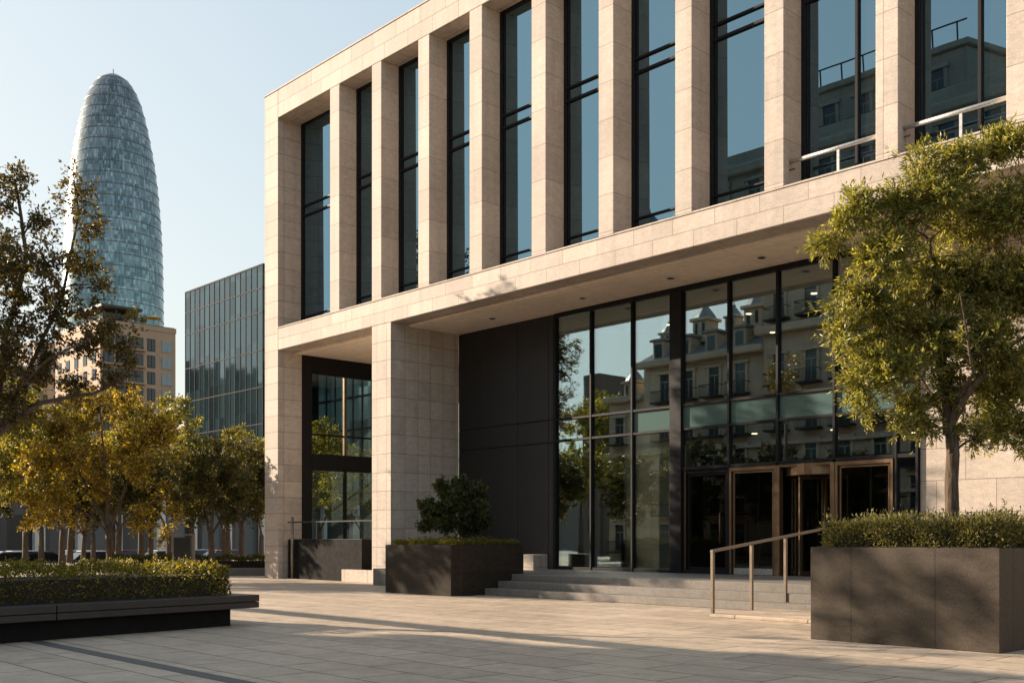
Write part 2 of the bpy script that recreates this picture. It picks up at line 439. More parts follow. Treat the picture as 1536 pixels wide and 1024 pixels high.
# windows between the fins
edges = [(-29.98, -27.01)] + [(fins[i][1], fins[i + 1][0]) for i in range(len(fins) - 1)]
for i, (a, b) in enumerate(edges):
    fr = MB()
    WY = 18.54 if i == 0 else 18.30
    y0, y1 = WY - 0.045, WY + 0.05
    z0, z1 = 7.972, 14.618
    fr.box(a, a + 0.09, y0, y1, z0, z1).box(b - 0.05, b, y0, y1, z0, z1)
    fr.box(a + 0.09, b - 0.05, y0, y1, z1 - 0.08, z1).box(a + 0.09, b - 0.05, y0, y1, z0, z0 + 0.05)
    fo = fr.build('window', M['frame'], off, 0.006)
    MB().box(a + 0.09, b - 0.05, WY, WY + 0.02, z0 + 0.05, z1 - 0.08).build('pane', M['glass_up'], fo)
    MB().box(a + 0.13, a + 0.165, y0 + 0.02, WY - 0.002, z0 + 0.05, z1 - 0.08).build('mullion', M['frame'], fo)
    MB().box(a + 0.09, b - 0.05, y0 - 0.02, WY - 0.002, 11.92, 11.97).build('transom', M['frame'], fo, 0.005)
    MB().box(a + 0.09, b - 0.05, y0 - 0.02, WY - 0.002, 11.60, 11.66).build('transom', M['frame'], fo, 0.005)
    if i < 8:
        MB().box(a + 0.09, b - 0.05, y0 - 0.02, WY - 0.002, 8.36, 8.40).build('transom', M['frame'], fo, 0.005)
    else:
        x = a + (b - a) * 0.63
        MB().box(x - 0.03, x + 0.03, y0 - 0.02, WY - 0.002, z0 + 0.05, z1 - 0.08).build('mullion', M['frame'], fo, 0.005)
        # guard rail in the opening
        gr = MB().tube([(a + 0.02, 17.86, 8.47), (b - 0.0, 17.86, 8.47)], 0.042, 10).build('guard_rail', M['chrome'], fo, 0, True)
        xm = a + (b - a) * 0.55
        MB().box(xm - 0.025, xm + 0.025, 17.845, 17.875, 7.972, 8.43).build('baluster', M['chrome'], fo)
        MB().box(a, a + 0.12, 17.85, 17.87, 8.30, 8.33).build('bracket', M['bronze'], fo)
# porch soffit with downlights
MB().box(-29.98, 6, 18.28, GY + 0.08, 7.20, 7.247).box(-29.98, -24.0, GY + 0.081, 23.58, 7.20, 7.247).build('soffit', M['soffit'], off)
for px_, y_ in ((-26.4, 19.6), (-21.55, 19.25), (-18.2, 19.25), (-15.45, 19.25), (-13.0, 19.25), (-10.6, 19.25)):
    dl = MB().lathe([(0.10, 7.185), (0.10, 7.1985)], (px_, y_), 18).build('downlight', M['chrome'], off)
    MB().lathe([(0.075, 7.180), (0.075, 7.1845)], (px_, y_), 18).build('lens', M['black'], dl)
# dark panelled wall beside the entrance
pw = MB().box(-23.965, -20.02, GY + 0.03, GY + 0.3, 0.0, 7.196).build('panel_wall', M['black'], off)
pe = [-23.95, -22.79, -21.44, -20.24, -20.03]
for i in range(4):
    for z0, z1 in ((0.45, 3.80), (3.815, 4.40), (4.415, 7.19)):
        MB().box(pe[i] + 0.008, pe[i + 1] - 0.008, GY - 0.02, GY + 0.028, z0, z1).build('panel', M['panel'], pw, 0.006)
MB().box(-24.0, -23.97, GY + 0.31, 23.6, 0, 7.196).build('panel', M['panel'], off)
# entrance curtain wall
cw = MB().box(-19.99, -9.93, GY - 0.06, GY + 0.07, 7.08, 7.196).build('curtain_wall', M['frame'], off, 0.006)
MB().box(-19.99, -14.42, GY - 0.05, GY + 0.06, 0.452, 0.53).build('base_rail', M['frame'], cw, 0.006)
mull = [(-20.02, -19.92), (-18.70, -18.64), (-17.32, -17.26), (-16.08, -15.74), (-14.45, -14.39), (-13.17, -13.11), (-11.80, -11.74), (-10.44, -10.38), (-9.99, -9.935)]
for a, b in mull:
    y0 = GY - (0.10 if b - a > 0.2 else 0.07)
    MB().box(a, b, y0, GY + 0.07, 0.452 if b < -14.5 else (2.90 if b < -10.5 and b > -14 else 0.452), 7.078).build('mullion', M['frame'], cw, 0.006)
for z in (4.39, 3.83):
    for i in range(len(mull) - 1):
        MB().box(mull[i][1] + 0.001, mull[i + 1][0] - 0.001, GY - 0.06, GY + 0.05, z - 0.03, z + 0.03).build('transom', M['frame'], cw, 0.005)
for i in range(3, len(mull) - 1):
    MB().box(mull[i][1] + 0.001, mull[i + 1][0] - 0.001, GY - 0.06, GY + 0.05, 2.86, 2.94).build('transom', M['frame'], cw, 0.005)
for i in range(len(mull) - 1):
    a, b = mull[i][1], mull[i + 1][0]
    MB().box(a, b, GY, GY + 0.024, 4.42, 7.078).build('pane', M['glass_lobby'], cw)
    if i >= 2:
        MB().box(a, b, GY, GY + 0.024, 3.86, 4.36).build('spandrel_pane', M['band'], cw)
    else:
        MB().box(a, b, GY, GY + 0.024, 3.86, 4.36).build('pane', M['glass_lobby'], cw)
    if i < 3:
        MB().box(a, b, GY, GY + 0.024, 0.53, 3.80).build('pane', M['glass_lobby'], cw)
    else:
        MB().box(a, b, GY, GY + 0.024, 2.94, 3.80).build('pane', M['glass_lobby'], cw)
        if i in (7,):
            MB().box(a, b, GY, GY + 0.024, 0.46, 2.86).build('pane', M['glass_lobby'], cw)
# doors
def framed_door(x0, x1, y, name, mat, fw=0.055, lab=None):
    dm = MB().box(x0, x0 + fw, y - 0.06, y + 0.05, 0.452, 2.855).box(x1 - fw, x1, y - 0.06, y + 0.05, 0.452, 2.855)
    dm.box(x0 + fw, x1 - fw, y - 0.06, y + 0.05, 2.77, 2.855)
    dd = dm.build(name, mat, off, 0.006)
    lf = MB()
    a, b = x0 + fw + 0.03, x1 - fw - 0.03
    lf.box(a, a + 0.035, y - 0.02, y + 0.03, 0.60, 2.72).box(b - 0.035, b, y - 0.02, y + 0.03, 0.60, 2.72)
    lf.box(a, b, y - 0.02, y + 0.03, 2.72, 2.768).box(a, b, y - 0.02, y + 0.03, 0.456, 0.60)
    lf.build('leaf_frame', mat, dd, 0.004)
    MB().box(a + 0.035, b - 0.035, y, y + 0.012, 0.60, 2.72).build('pane', M['glass_door'], dd)
    return dd
dd = framed_door(-15.72, -14.46, GY + 0.06, 'glass_door', M['frame'])
MB().tube([(-14.68, GY - 0.03, 1.15), (-14.68, GY - 0.03, 1.85)], 0.016, 8).build('handle', M['bronze'], dd, 0, True)
MB().box(-15.71, -15.66, GY - 0.02, GY + 0.0, 0.46, 2.85).build('trim', M['bronze'], dd)
dd['label'] = 'dark framed side door left of the bronze doors'
for x0, x1 in ((-14.38, -13.15), (-11.73, -10.45)):
    dd = framed_door(x0, x1, GY - 0.03, 'entrance_door', M['bronze'])
    xm = x0 + (x1 - x0) * 0.60
    MB().box(xm - 0.022, xm + 0.022, GY - 0.02, GY + 0.02, 0.60, 2.72).build('stile', M['frame'], dd)
    MB().box(x0 + 0.11, x1 - 0.11, GY - 0.055, GY - 0.052, 0.46, 0.60).build('kick_plate', M['chrome'], dd)
rv = MB().box(-13.145, -13.06, GY - 0.10, GY + 0.06, 0.452, 2.855).box(-11.84, -11.735, GY - 0.10, GY + 0.06, 0.452, 2.855).box(-13.06, -11.84, GY - 0.09, GY + 0.05, 2.80, 2.858).build('revolving_door', M['bronze'], off, 0.006)
cx_, cy_, rr = -12.45, GY + 0.72, 0.78
MB().lathe([(rr + 0.05, 2.62), (rr + 0.05, 2.86)], (cx_, cy_), 28).build('drum_canopy', M['bronze'], rv)
MB().tube([(cx_, cy_, 0.46), (cx_, cy_, 2.62)], 0.04, 10).build('centre_post', M['bronze'], rv, 0, True)
for k in range(4):
    a = R(74 + 90 * k); ca, sa = math.cos(a), math.sin(a)
    lf = MB()
    for r0, r1, z0, z1 in ((0.685, 0.72, 0.47, 2.60), (0.05, 0.685, 2.56, 2.60), (0.05, 0.685, 0.47, 0.54), (0.05, 0.075, 0.54, 2.56)):
        pts = [(cx_ + ca * r0 - sa * 0.02, cy_ + sa * r0 + ca * 0.02), (cx_ + ca * r0 + sa * 0.02, cy_ + sa * r0 - ca * 0.02),
               (cx_ + ca * r1 + sa * 0.02, cy_ + sa * r1 - ca * 0.02), (cx_ + ca * r1 - sa * 0.02, cy_ + sa * r1 + ca * 0.02)]
        lf.prism(pts, z0, z1)
    lf.build('leaf', M['bronze'], rv)
for s in (0, math.pi):
    pts = [(cx_ + rr * math.cos(s + R(-50 + 10 * k)), cy_ + rr * math.sin(s + R(-50 + 10 * k))) for k in range(11)]
    dm = MB()
    for k in range(10):
        dm.quad((*pts[k], 0.46), (*pts[k + 1], 0.46), (*pts[k + 1], 2.62), (*pts[k], 2.62))
    dm.build('drum_glass', M['glass_door'], rv)
# lobby behind the glass
lb = MB().box(-19.9, -9.95, 30.0, 30.2, 0.0, 7.19).build('lobby', M['inner_dark'], off)
MB().box(-20.02, -19.9, GY + 0.31, 30, 0.0, 7.19).build('side_wall', M['inner_dark'], lb)
MB().box(-19.9, -9.95, GY + 0.09, 30, 0.40, 0.447).build('floor', M['inner_floor'], lb)
MB().box(-19.9, -9.95, GY + 0.09, 30, 7.10, 7.19).build('ceiling', plain('lobby ceiling', (0.25, 0.24, 0.21), 0.8), lb)
MB().box(-19.9, -9.95, GY + 0.6, 30, 3.84, 4.34).build('gallery_slab', M['inner_dark'], lb)
MB().box(-17.9, -15.95, GY + 0.35, GY + 0.58, 0.452, 3.835).build('stone_pier', M['stone_pale'], lb)
glow = NT('lit lobby lamp'); glow.b.inputs['Emission Color'].default_value = (1.0, 0.72, 0.42, 1); glow.b.inputs['Emission Strength'].default_value = 2.2
for k, (x_, y_, z_) in enumerate([(-18.5, 23.0, 7.095), (-16.2, 23.4, 7.095), (-13.8, 22.6, 7.095), (-12.0, 24.0, 7.095), (-17.2, 26.0, 7.095), (-13.0, 27.0, 7.095), (-15.2, 22.2, 3.835), (-13.4, 22.8, 3.835), (-11.6, 22.2, 3.835), (-18.8, 23.0, 3.835), (-14.4, 24.6, 3.835), (-12.4, 24.8, 3.835)]):
    MB().lathe([(0.07, z_ - 0.012), (0.07, z_)], (x_, y_), 14).build('ceiling_lamp', glow.m, lb)
MB().box(-14.3, -11.0, 26.0, 26.8, 0.45, 1.5).build('reception_desk', plain('desk wood', (0.16, 0.09, 0.045), 0.4), lb)
# glazed screen closing the porch end
sy = [18.545, 18.90, 20.16, 20.24, 21.55, 21.63, 23.58]
scn = MB()
scn.box(-30.05, -29.95, sy[0], sy[1], 0, 7.196).box(-30.05, -29.95, sy[1], sy[6], 6.63, 7.196).box(-30.06, -29.94, sy[1], sy[6], 3.49, 4.03)
scn.box(-30.05, -29.95, sy[1], sy[6], 0, 0.25)
so_ = scn.build('end_screen', M['frame'], off, 0.006)
for a, b in ((0, 0),):
    for y in (20.2, 21.6):
        MB().box(-30.045, -29.955, y - 0.05, y + 0.05, 0.25, 3.489).build('mullion', M['frame'], so_)
        MB().box(-30.045, -29.955, y - 0.05, y + 0.05, 4.031, 6.629).build('mullion', M['bronze'], so_)
    MB().box(-30.02, -29.98, 18.9, 23.58, 4.63, 4.69).build('transom', M['frame'], so_)
MB().box(-30.01, -29.995, 18.9, 23.58, 0.25, 3.489).build('pane', M['glass_screen'], so_)
MB().box(-30.01, -29.995, 18.9, 23.58, 4.031, 6.629).build('pane', M['glass_screen'], so_)

# ------------------------------------------------------------------ steps, landing, low platform
st = thing('entrance_steps', 'grey granite steps and landing leading up to the glass entrance', 'steps', (-13, 16.2, 0))
def loc_box(par, name, mat, x0, x1, y0, y1, z0, z1, bev=0.01):
    p = par.location
    return MB().box(x0 - p.x, x1 - p.x, y0 - p.y, y1 - p.y, z0 - p.z, z1 - p.z).build(name, mat, par, bev)
loc_box(st, 'step', M['step'], -17.945, 6, 15.80, 16.20, 0.0, 0.15)
loc_box(st, 'step', M['step'], -17.945, 6, 16.20, 16.62, 0.0, 0.30)
loc_box(st, 'landing', M['step'], -17.945, 6, 16.62, GY + 0.08, 0.0, 0.45)
loc_box(st, 'landing', M['step'], -23.965, -17.95, 17.05, GY - 0.0, 0.0, 0.45)
loc_box(st, 'platform', M['paving'], -10.44, 6, 14.0, 15.797, 0.0, 0.055)
o = MB().box(0, 0.62, 0, 0.5, 0, 0.40).build('stone_block', M['stone_wall'], None, 0.008); o.location = (-20.2, 18.9, 0.452)
tag(o, 'small low pale stone block on the landing against the dark panel wall', 'stone block')
o = MB().box(0, 1.55, 0, 0.24, 0, 0.36).build('stone_block', M['stone_wall'], None, 0.008); o.location = (-26.45, 17.69, 0)
tag(o, 'low grey stone block between the black planter box and the middle column', 'stone block')

# stair handrail
hr = thing('stair_handrail', 'slim bronze handrail with three posts climbing the entrance steps', 'handrail', (-10.45, 14.1, 0))
def rail_z(y): return 1.05 + (y - 14.1) * 0.114
ry = [0, 3.9]
MB().box(-0.027, 0.027, -0.03, 0.03, 0, 0).build
rm = MB(); p0, p1 = (-0.03, 0.03), (0.0, 3.9)
ya, yb = -0.03, 3.9
rm.add([(-0.03, ya, 1.03), (0.03, ya, 1.03), (0.03, ya, 1.075), (-0.03, ya, 1.075), (-0.03, yb, 1.03 + 0.445), (0.03, yb, 1.475), (0.03, yb, 1.52), (-0.03, yb, 1.52)],
       [(0, 3, 2, 1), (4, 5, 6, 7), (0, 1, 5, 4), (1, 2, 6, 5), (2, 3, 7, 6), (3, 0, 4, 7)])
rm.build('rail', M['steel'], hr, 0.004)
for y, zb in ((0.0, 0.0), (1.08, 0.055), (2.1, 0.15), (3.85, 0.45)):
    MB().box(-0.026, 0.026, y - 0.026, y + 0.026, zb, 1.03 + 0.114 * y).build('post', M['steel'], hr, 0.004)

# black planter box between the columns, its rail
pb = thing('planter_box', 'long low black planter box standing between the two stone columns', 'planter', (-29.86, 17.95, 0))
MB().box(0, 4.08, 0, 0.8, 0, 1.24).build('body', M['bench_base'], pb, 0.008)
MB().box(0.03, 4.05, 0.03, 0.77, 1.241, 1.25).build('rim', M['panel'], pb)
rl = thing('steel_rail', 'thin steel post with a dark horizontal rail in front of the black planter box', 'rail', (-29.45, 17.86, 0))
MB().tube([(0, 0, 0), (0, 0, 1.95)], 0.045, 10).build('post', M['steel'], rl, 0, True)
MB().box(-0.25, 4.4, -0.02, 0.02, 1.76, 1.80).build('top_rail', M['frame'], rl)
MB().tube([(1.0, 0.25, 1.25), (1.0, 0.25, 1.76)], 0.015, 8).build('stanchion', M['steel'], rl)

# ------------------------------------------------------------------ planters
mp = thing('corner_planter', 'dark stone planter with a cut off corner holding the round shrub by the steps', 'planter', (-20.42, 14.88, 0))
pts = [(0, 0), (2.42, 0.0), (2.46, 0.30), (2.46, 2.14), (0, 2.14)]
MB().prism(pts, 0, 1.12).build('body', M['granite_dark'], mp, 0.008)
MB().box(0.06, 2.38, 0.12, 2.06, 1.121, 1.13).build('soil', M['soil'], mp)
rp = thing('tree_planter', 'big square brown granite planter holding the right hand tree', 'planter', (-7.28, 11.84, 0))
pq = MB(); pq.box(0, 2.34, 0, 2.4, 0, 1.15)
pq.build('body', M['granite'], rp, 0.008)
MB().box(0.06, 2.28, 0.06, 2.34, 1.151, 1.16).build('soil', M['soil'], rp)
bn = thing('planter_bench', 'long dark planter bench with overhanging seat slab around the left hedge', 'bench', (-14.08, 7.52, 0), R(-80.6))
MB().box(0, 10, -2.2, 0, 0, 0.25).build('base', M['bench_base'], bn, 0.006)
sb = MB()
for x0, x1 in ((-0.38, 2.73), (2.745, 6.2), (6.215, 10)):
    sb.box(x0, x1, -2.4, 0.17, 0.252, 0.338)
    sb.box(x0, x1, -2.4, 0.175, 0.344, 0.44)
sb.build('seat_slab', M['bench_metal'], bn, 0.006)


# ------------------------------------------------------------------ foliage
def leaf_quads(P, D, L, W, droop=0.0):
    """P centres (n,3), D directions (n,3); one folded rhombus per leaf"""
    n = len(P)
    D = D / (np.linalg.norm(D, axis=1, keepdims=True) + 1e-9)
    rv_ = rng.normal(size=(n, 3))
    S = np.cross(D, rv_); S /= (np.linalg.norm(S, axis=1, keepdims=True) + 1e-9)
    Nn = np.cross(D, S)
    l = (L * rng.uniform(0.65, 1.25, n))[:, None]; wd = (W * rng.uniform(0.7, 1.2, n))[:, None]
    a = P; c = P + D * l
    m = P + D * l * 0.45 + Nn * l * 0.10
    b1 = m + S * wd * 0.5; b2 = m - S * wd * 0.5
    V = np.stack([a, b1, c, b2], axis=1).reshape(-1, 3)
    Fq = np.arange(n * 4).reshape(n, 4)
    return V, Fq


def curve(a, b, k=5, sag=0.0, wig=0.0, up=0.0):
    a = np.array(a, float); b = np.array(b, float)
    L = np.linalg.norm(b - a)
    mid = (a + b) / 2 + np.array([0, 0, up * L]) + rng.normal(size=3) * wig * L
    out = []
    for i in range(k + 1):
        t = i / k
        p = a * (1 - t) ** 2 + 2 * mid * t * (1 - t) + b * t * t
        out.append(p)
    return out


def grow_tree(name, label, cat, base, trunk, r0, lumps, mats, n_cl=60, per=70, L=0.09, W=0.04, spread=0.22, limbs=None, group=None, r1=None, twig=0.010, narrow=False, shell=0.55, upb=0.12):
    """base: world xyz; trunk: local points; lumps: local (x,y,z,r); leaves grow in sprays on twigs"""
    root = thing(name, label, cat, base, 0, group)
    wood = MB()
    tr = [np.array(p, float) for p in trunk]
    k = len(tr); r1 = r1 or r0 * 0.72
    rad = [r0 * 1.25] + [r0 + (r1 - r0) * i / max(1, k - 2) for i in range(k - 1)]
    wood.tube(tr, rad, 10)
    nodes = [(p, r1) for p in tr[-2:]]
    fork = tr[-1]
    for lm in (limbs or []):
        pts = [np.array(p, float) for p in lm[0]]
        dense = []
        for i in range(len(pts) - 1):
            for s in range(4): dense.append(pts[i] + (pts[i + 1] - pts[i]) * s / 4 + rng.normal(size=3) * lm[1] * 0.12)
        dense.append(pts[-1])
        rr_ = [lm[1] * (1 - 0.75 * i / (len(dense) - 1)) for i in range(len(dense))]
        wood.tube(dense, rr_, 7, False)
        nodes += list(zip(dense[2:], rr_[2:]))
    for lx, ly, lz, lr in sorted(lumps, key=lambda q_: np.linalg.norm(np.array(q_[:3]) - fork)):
        c = np.array((lx, ly, lz))
        best = min(nodes, key=lambda q_: np.linalg.norm(q_[0] - c) + (0.6 if q_[0][2] > c[2] else 0))
        L_ = np.linalg.norm(best[0] - c)
        rs = min(best[1] * 0.8, 0.012 + 0.022 * L_ + 0.012 * lr)
        pts = curve(best[0], c, 6, wig=0.07, up=upb)
        rr_ = [rs * (1 - 0.65 * i / 6) for i in range(7)]
        wood.tube(pts, rr_, 6, False)
        nodes += list(zip(pts[1:], rr_[1:]))
    Pn = np.array([n_[0] for n_ in nodes]); Rn = np.array([n_[1] for n_ in nodes])
    P = []; D = []
    vol = np.array([q_[3] ** 2 for q_ in lumps]); vol = vol / vol.sum()
    for (lx, ly, lz, lr), v in zip(lumps, vol):
        for _ in range(max(2, int(round(n_cl * v)))):
            u = rng.normal(size=3); u /= np.linalg.norm(u)
            rad_ = lr * (shell + (1 - shell) * rng.random()) * rng.uniform(0.75, 1.12)
            tip = np.array((lx, ly, lz)) + u * rad_ * np.array([1, 1, 0.85])
            dd_ = np.linalg.norm(Pn - tip, axis=1); j = int(np.argmin(dd_))
            pts = curve(Pn[j], tip, 4, wig=0.08, up=0.06)
            rs = min(Rn[j] * 0.7, twig * 1.6)
            wood.tube(pts, [rs, rs * 0.8, rs * 0.6, rs * 0.45, rs * 0.3], 4, False)
            ax = pts[-1] - pts[-3]; ax = ax / (np.linalg.norm(ax) + 1e-9)
            m = int(per * rng.uniform(0.6, 1.4))
            # side twigs of the spray
            ns = 5
            sd = ax[None] * 0.9 + rng.normal(size=(ns, 3)) * 0.75 + np.array([0, 0, -0.02])
            sd /= np.linalg.norm(sd, axis=1, keepdims=True)
            so2 = pts[-1][None] - ax[None] * rng.random((ns, 1)) * spread * 0.9
            sl2 = spread * rng.uniform(0.6, 1.5, ns)
            w_ = rng.integers(0, ns, m); tt = rng.random(m) ** 0.8
            pp = so2[w_] + sd[w_] * (sl2[w_] * tt)[:, None] + rng.normal(size=(m, 3)) * spread * 0.10
            dl_ = sd[w_] * (1.2 if narrow else 0.6) + rng.normal(size=(m, 3)) * (0.55 if narrow else 0.8) + np.array([0, 0, 0.02])
            P.append(pp); D.append(dl_)
            for s in range(ns):
                wood.tube([so2[s], so2[s] + sd[s] * sl2[s]], [rs * 0.35, rs * 0.18], 3, False)
    V, Q = leaf_quads(np.concatenate(P), np.concatenate(D), L, W)
    np_mesh('crown', V, Q, mats[1], root)
    wood.build('trunk', mats[0], root, 0, True)
    return root


def hedge(name, label, loc, rz, x0, x1, y0, y1, z0, z1, n, L, W, mat, cat='hedge', group=None, tips=0.06):
    o = thing(name, label, cat, loc, rz, group)
    # leaves mostly in the outer skin, with loose tips
    P = np.stack([rng.uniform(x0, x1, n), rng.uniform(y0, y1, n), rng.uniform(z0, z1, n)], axis=1)
    face = rng.integers(0, 7, n)
    dep = np.abs(rng.normal(size=n)) * 0.06
    bulge = 0.045 * np.sin(P[:, 0] * 5.1 + 1.3 + 2 * np.sin(P[:, 1] * 3.1)) + 0.03 * np.sin(P[:, 0] * 11.7) + 0.025 * np.sin(P[:, 1] * 7.7 + P[:, 2] * 9)
    k = face <= 2; P[k, 2] = z1 - dep[k] + bulge[k] + np.maximum(0, rng.normal(size=k.sum())) * tips * 0.5
    k = face == 3; P[k, 1] = y0 + dep[k] + bulge[k]
    k = face == 4; P[k, 1] = y1 - dep[k] + bulge[k]
    k = face == 5; P[k, 0] = x1 - dep[k] + bulge[k]
    k = face == 6; P[k, 0] = x0 + dep[k] + bulge[k]
    ctr = np.array([(x0 + x1) / 2, (y0 + y1) / 2, z0])
    half = np.array([(x1 - x0) / 2, (y1 - y0) / 2, (z1 - z0)])
    D = (P - ctr) / half
    D = np.sign(D) * np.abs(D) ** 4 + rng.normal(size=(n, 3)) * 0.7 + np.array([0, 0, 0.5])
    # upright shoots
    ns = int((x1 - x0) * (y1 - y0) * 22)
    sh = []
    sdv = []
    for _ in range(ns):
        b = np.array([rng.uniform(x0, x1), rng.uniform(y0, y1), z1 - 0.03])
        h = abs(rng.normal()) * tips + 0.02; dv = np.array([rng.normal() * 0.3, rng.normal() * 0.3, 1.0])
        m = max(3, int(h / 0.008))
        t = rng.random(m)[:, None]
        sh.append(b + dv * h * t); sdv.append(dv * 0.5 + rng.normal(size=(m, 3)) * 0.6)
    P = np.concatenate([P] + sh); D = np.concatenate([D] + sdv)
    V, Q = leaf_quads(P, D, L, W)
    np_mesh('leaves', V, Q, mat, o)
    ins = MB(); e = 0.13
    ins.box(x0 + e, x1 - e, y0 + e, y1 - e, z0, z1 - e)
    ins.build('branches', M['soil'], o)
    return o


hedge('hedge', 'clipped green hedge glowing gold on top, growing in the left planter bench', (-14.08, 7.52, 0.44), R(-80.6), -0.12, 9.5, -1.9, -0.22, 0, 0.42, 42000, 0.042, 0.024, M['leaf_hedge'], tips=0.06)
hedge('hedge', 'loose grey green hedge around the trunk in the brown granite planter', (-7.28, 11.84, 1.15), 0, 0.12, 2.26, 0.10, 2.3, 0, 0.30, 34000, 0.045, 0.018, M['leaf_low'], tips=0.085)
hedge('ground_hedge', 'very low trimmed box hedge edging the dark corner planter', (-20.42, 14.88, 1.12), 0, 0.08, 2.36, 0.14, 2.04, 0, 0.10, 12000, 0.035, 0.022, M['leaf_hedge'], tips=0.015)


def lump_list(base, d, items):
    """(px, py, r, dd) -> local lumps about base at distance d"""
    out = []
    for it in items:
        px_, py_, r_ = it[:3]; dd_ = it[3] if len(it) > 3 else rng.uniform(-0.6, 0.6) * r_ * 1.5
        x, y = at(px_, d + dd_)
        out.append((x - base[0], y - base[1], zat(py_, d + dd_) - base[2], r_))
    return out


def pts_local(base, d, items):
    out = []
    for px_, py_, dd_ in items:
        x, y = at(px_, d + dd_); out.append((x - base[0], y - base[1], zat(py_, d + dd_) - base[2]))
    return out

# right hand tree in its planter
bx, by = -6.04, 13.05
base = (bx, by, 1.15); d0 = 13.3
trunk = [(0, 0, 0), (0.01, 0, 0.4), (-0.01, 0.02, 0.8), (0.02, 0, 1.15), (0.0, 0.0, 1.42)]
rt_l = [(1270, 330, .20), (1300, 310, .26), (1245, 360, .16), (1330, 380, .42), (1400, 300, .42), (1380, 250, .24), (1440, 250, .30), (1480, 225, .26), (1520, 215, .26), (1460, 330, .50), (1530, 310, .5),
        (1290, 440, .30), (1270, 490, .26), (1330, 470, .45), (1400, 420, .55), (1470, 430, .55), (1540, 420, .5), (1300, 540, .30), (1350, 550, .42), (1410, 510, .50), (1480, 520, .50), (1300, 590, .18),
        (1290, 565, .16), (1370, 610, .26), (1420, 580, .3), (1500, 590, .42), (1550, 560, .5), (1390, 640, .16), (1500, 640, .30), (1540, 650, .25), (1600, 450, .6), (1620, 330, .5), (1600, 580, .5), (1470, 655, .16), (1235, 370, .12), (1248, 455, .10), (1282, 300, .12), (1345, 300, .22), (1340, 330, .25), (1262, 520, .12), (1280, 600, .12), (1300, 620, .10), (1410, 230, .14), (1510, 205, .16), (1350, 640, .12), (1440, 640, .15)]
limbs = [(pts_local(base, d0, [(1424, 640, 0), (1450, 590, -.2), (1500, 530, -.3), (1560, 490, -.2)]), 0.068),
         (pts_local(base, d0, [(1424, 650, 0), (1418, 560, .1), (1400, 470, .2), (1395, 360, .1)]), 0.066),
         (pts_local(base, d0, [(1424, 640, 0), (1390, 580, .4), (1350, 520, .6)]), 0.03),
         (pts_local(base, d0, [(1430, 610, 0), (1460, 560, -.6), (1440, 440, -.9)]), 0.03)]
grow_tree('olive_tree', 'leafy yellow green tree with a slender trunk growing in the brown granite planter', 'tree', base, trunk, 0.085, lump_list(base, d0, rt_l), (M['bark'], M['leaf_tree']),
          n_cl=1450, per=84, L=0.078, W=0.020, spread=0.20, limbs=limbs, r1=0.075, narrow=True, shell=0.35, twig=0.007)
# round shrub
base = (-19.2, 15.95, 1.12); d0 = 24.7
sh_l = [(683, 745, .42, 0), (655, 770, .38, .1), (712, 765, .38, -.1), (640, 760, .2, 0), (690, 728, .25, .2), (720, 735, .22, 0), (670, 785, .3, -.2), (705, 790, .28, .2), (640, 790, .18, 0), (660, 728, .2, .1), (728, 785, .15, 0)]
grow_tree('shrub', 'round dark green shrub standing in the corner planter', 'shrub', base, [(0, 0, 0), (0, 0, 0.08), (0.01, 0, 0.16)], 0.035, lump_list(base, d0, sh_l), (M['bark_dark'], M['leaf_box']),
          n_cl=420, per=85, L=0.062, W=0.034, spread=0.14, shell=0.4, twig=0.006)
# big sparse tree leaning in from the left
d0 = 30.5; bx, by = at(-75, d0); base = (bx, by, 0)
trunk = pts_local(base, d0, [(-75, 868, 0), (-72, 820, 0), (-66, 740, 0), (-40, 690, 0)])
A_l = [(15, 290, .50), (30, 265, .28), (50, 330, .42), (112, 300, .40), (130, 335, .38), (108, 268, .22), (60, 395, .75), (0, 390, .9), (120, 395, .55), (150, 430, .30), (40, 470, .9), (100, 455, .6), (160, 488, .45),
       (182, 515, .38), (130, 520, .5), (190, 545, .28), (60, 545, .7), (112, 575, .42), (0, 540, .9), (165, 560, .35), (-60, 380, 1.2), (-110, 500, 1.4), (-60, 590, 1.0), (-180, 420, 1.2), (-150, 620, 1.2), (20, 620, .6), (-50, 300, .8)]
limbs = [(pts_local(base, d0, [(-40, 690, 0), (10, 640, -.2), (60, 603, -.3), (140, 590, -.2), (205, 560, 0)]), 0.11),
         (pts_local(base, d0, [(-40, 690, 0), (-5, 600, .2), (10, 500, .3), (40, 380, .3), (22, 270, .3)]), 0.14),
         (pts_local(base, d0, [(0, 640, 0), (50, 540, .4), (95, 440, .5), (118, 320, .4), (110, 262, .4)]), 0.07),
         (pts_local(base, d0, [(10, 600, 0), (70, 540, -.6), (150, 500, -.7), (180, 500, -.6)]), 0.045),
         (pts_local(base, d0, [(-40, 690, 0), (-110, 580, .3), (-150, 450, .4)]), 0.09)]
grow_tree('plane_tree', 'large sparse dark tree leaning in at the left edge above the hedge', 'tree', base, trunk, 0.29, lump_list(base, d0, [(a_, b_, c_ * 1.5) for a_, b_, c_ in A_l]), (M['bark_dark'], M['leaf_dark']),
          n_cl=850, per=50, L=0.13, W=0.065, spread=0.37, limbs=limbs, r1=0.2, shell=0.3, twig=0.010)
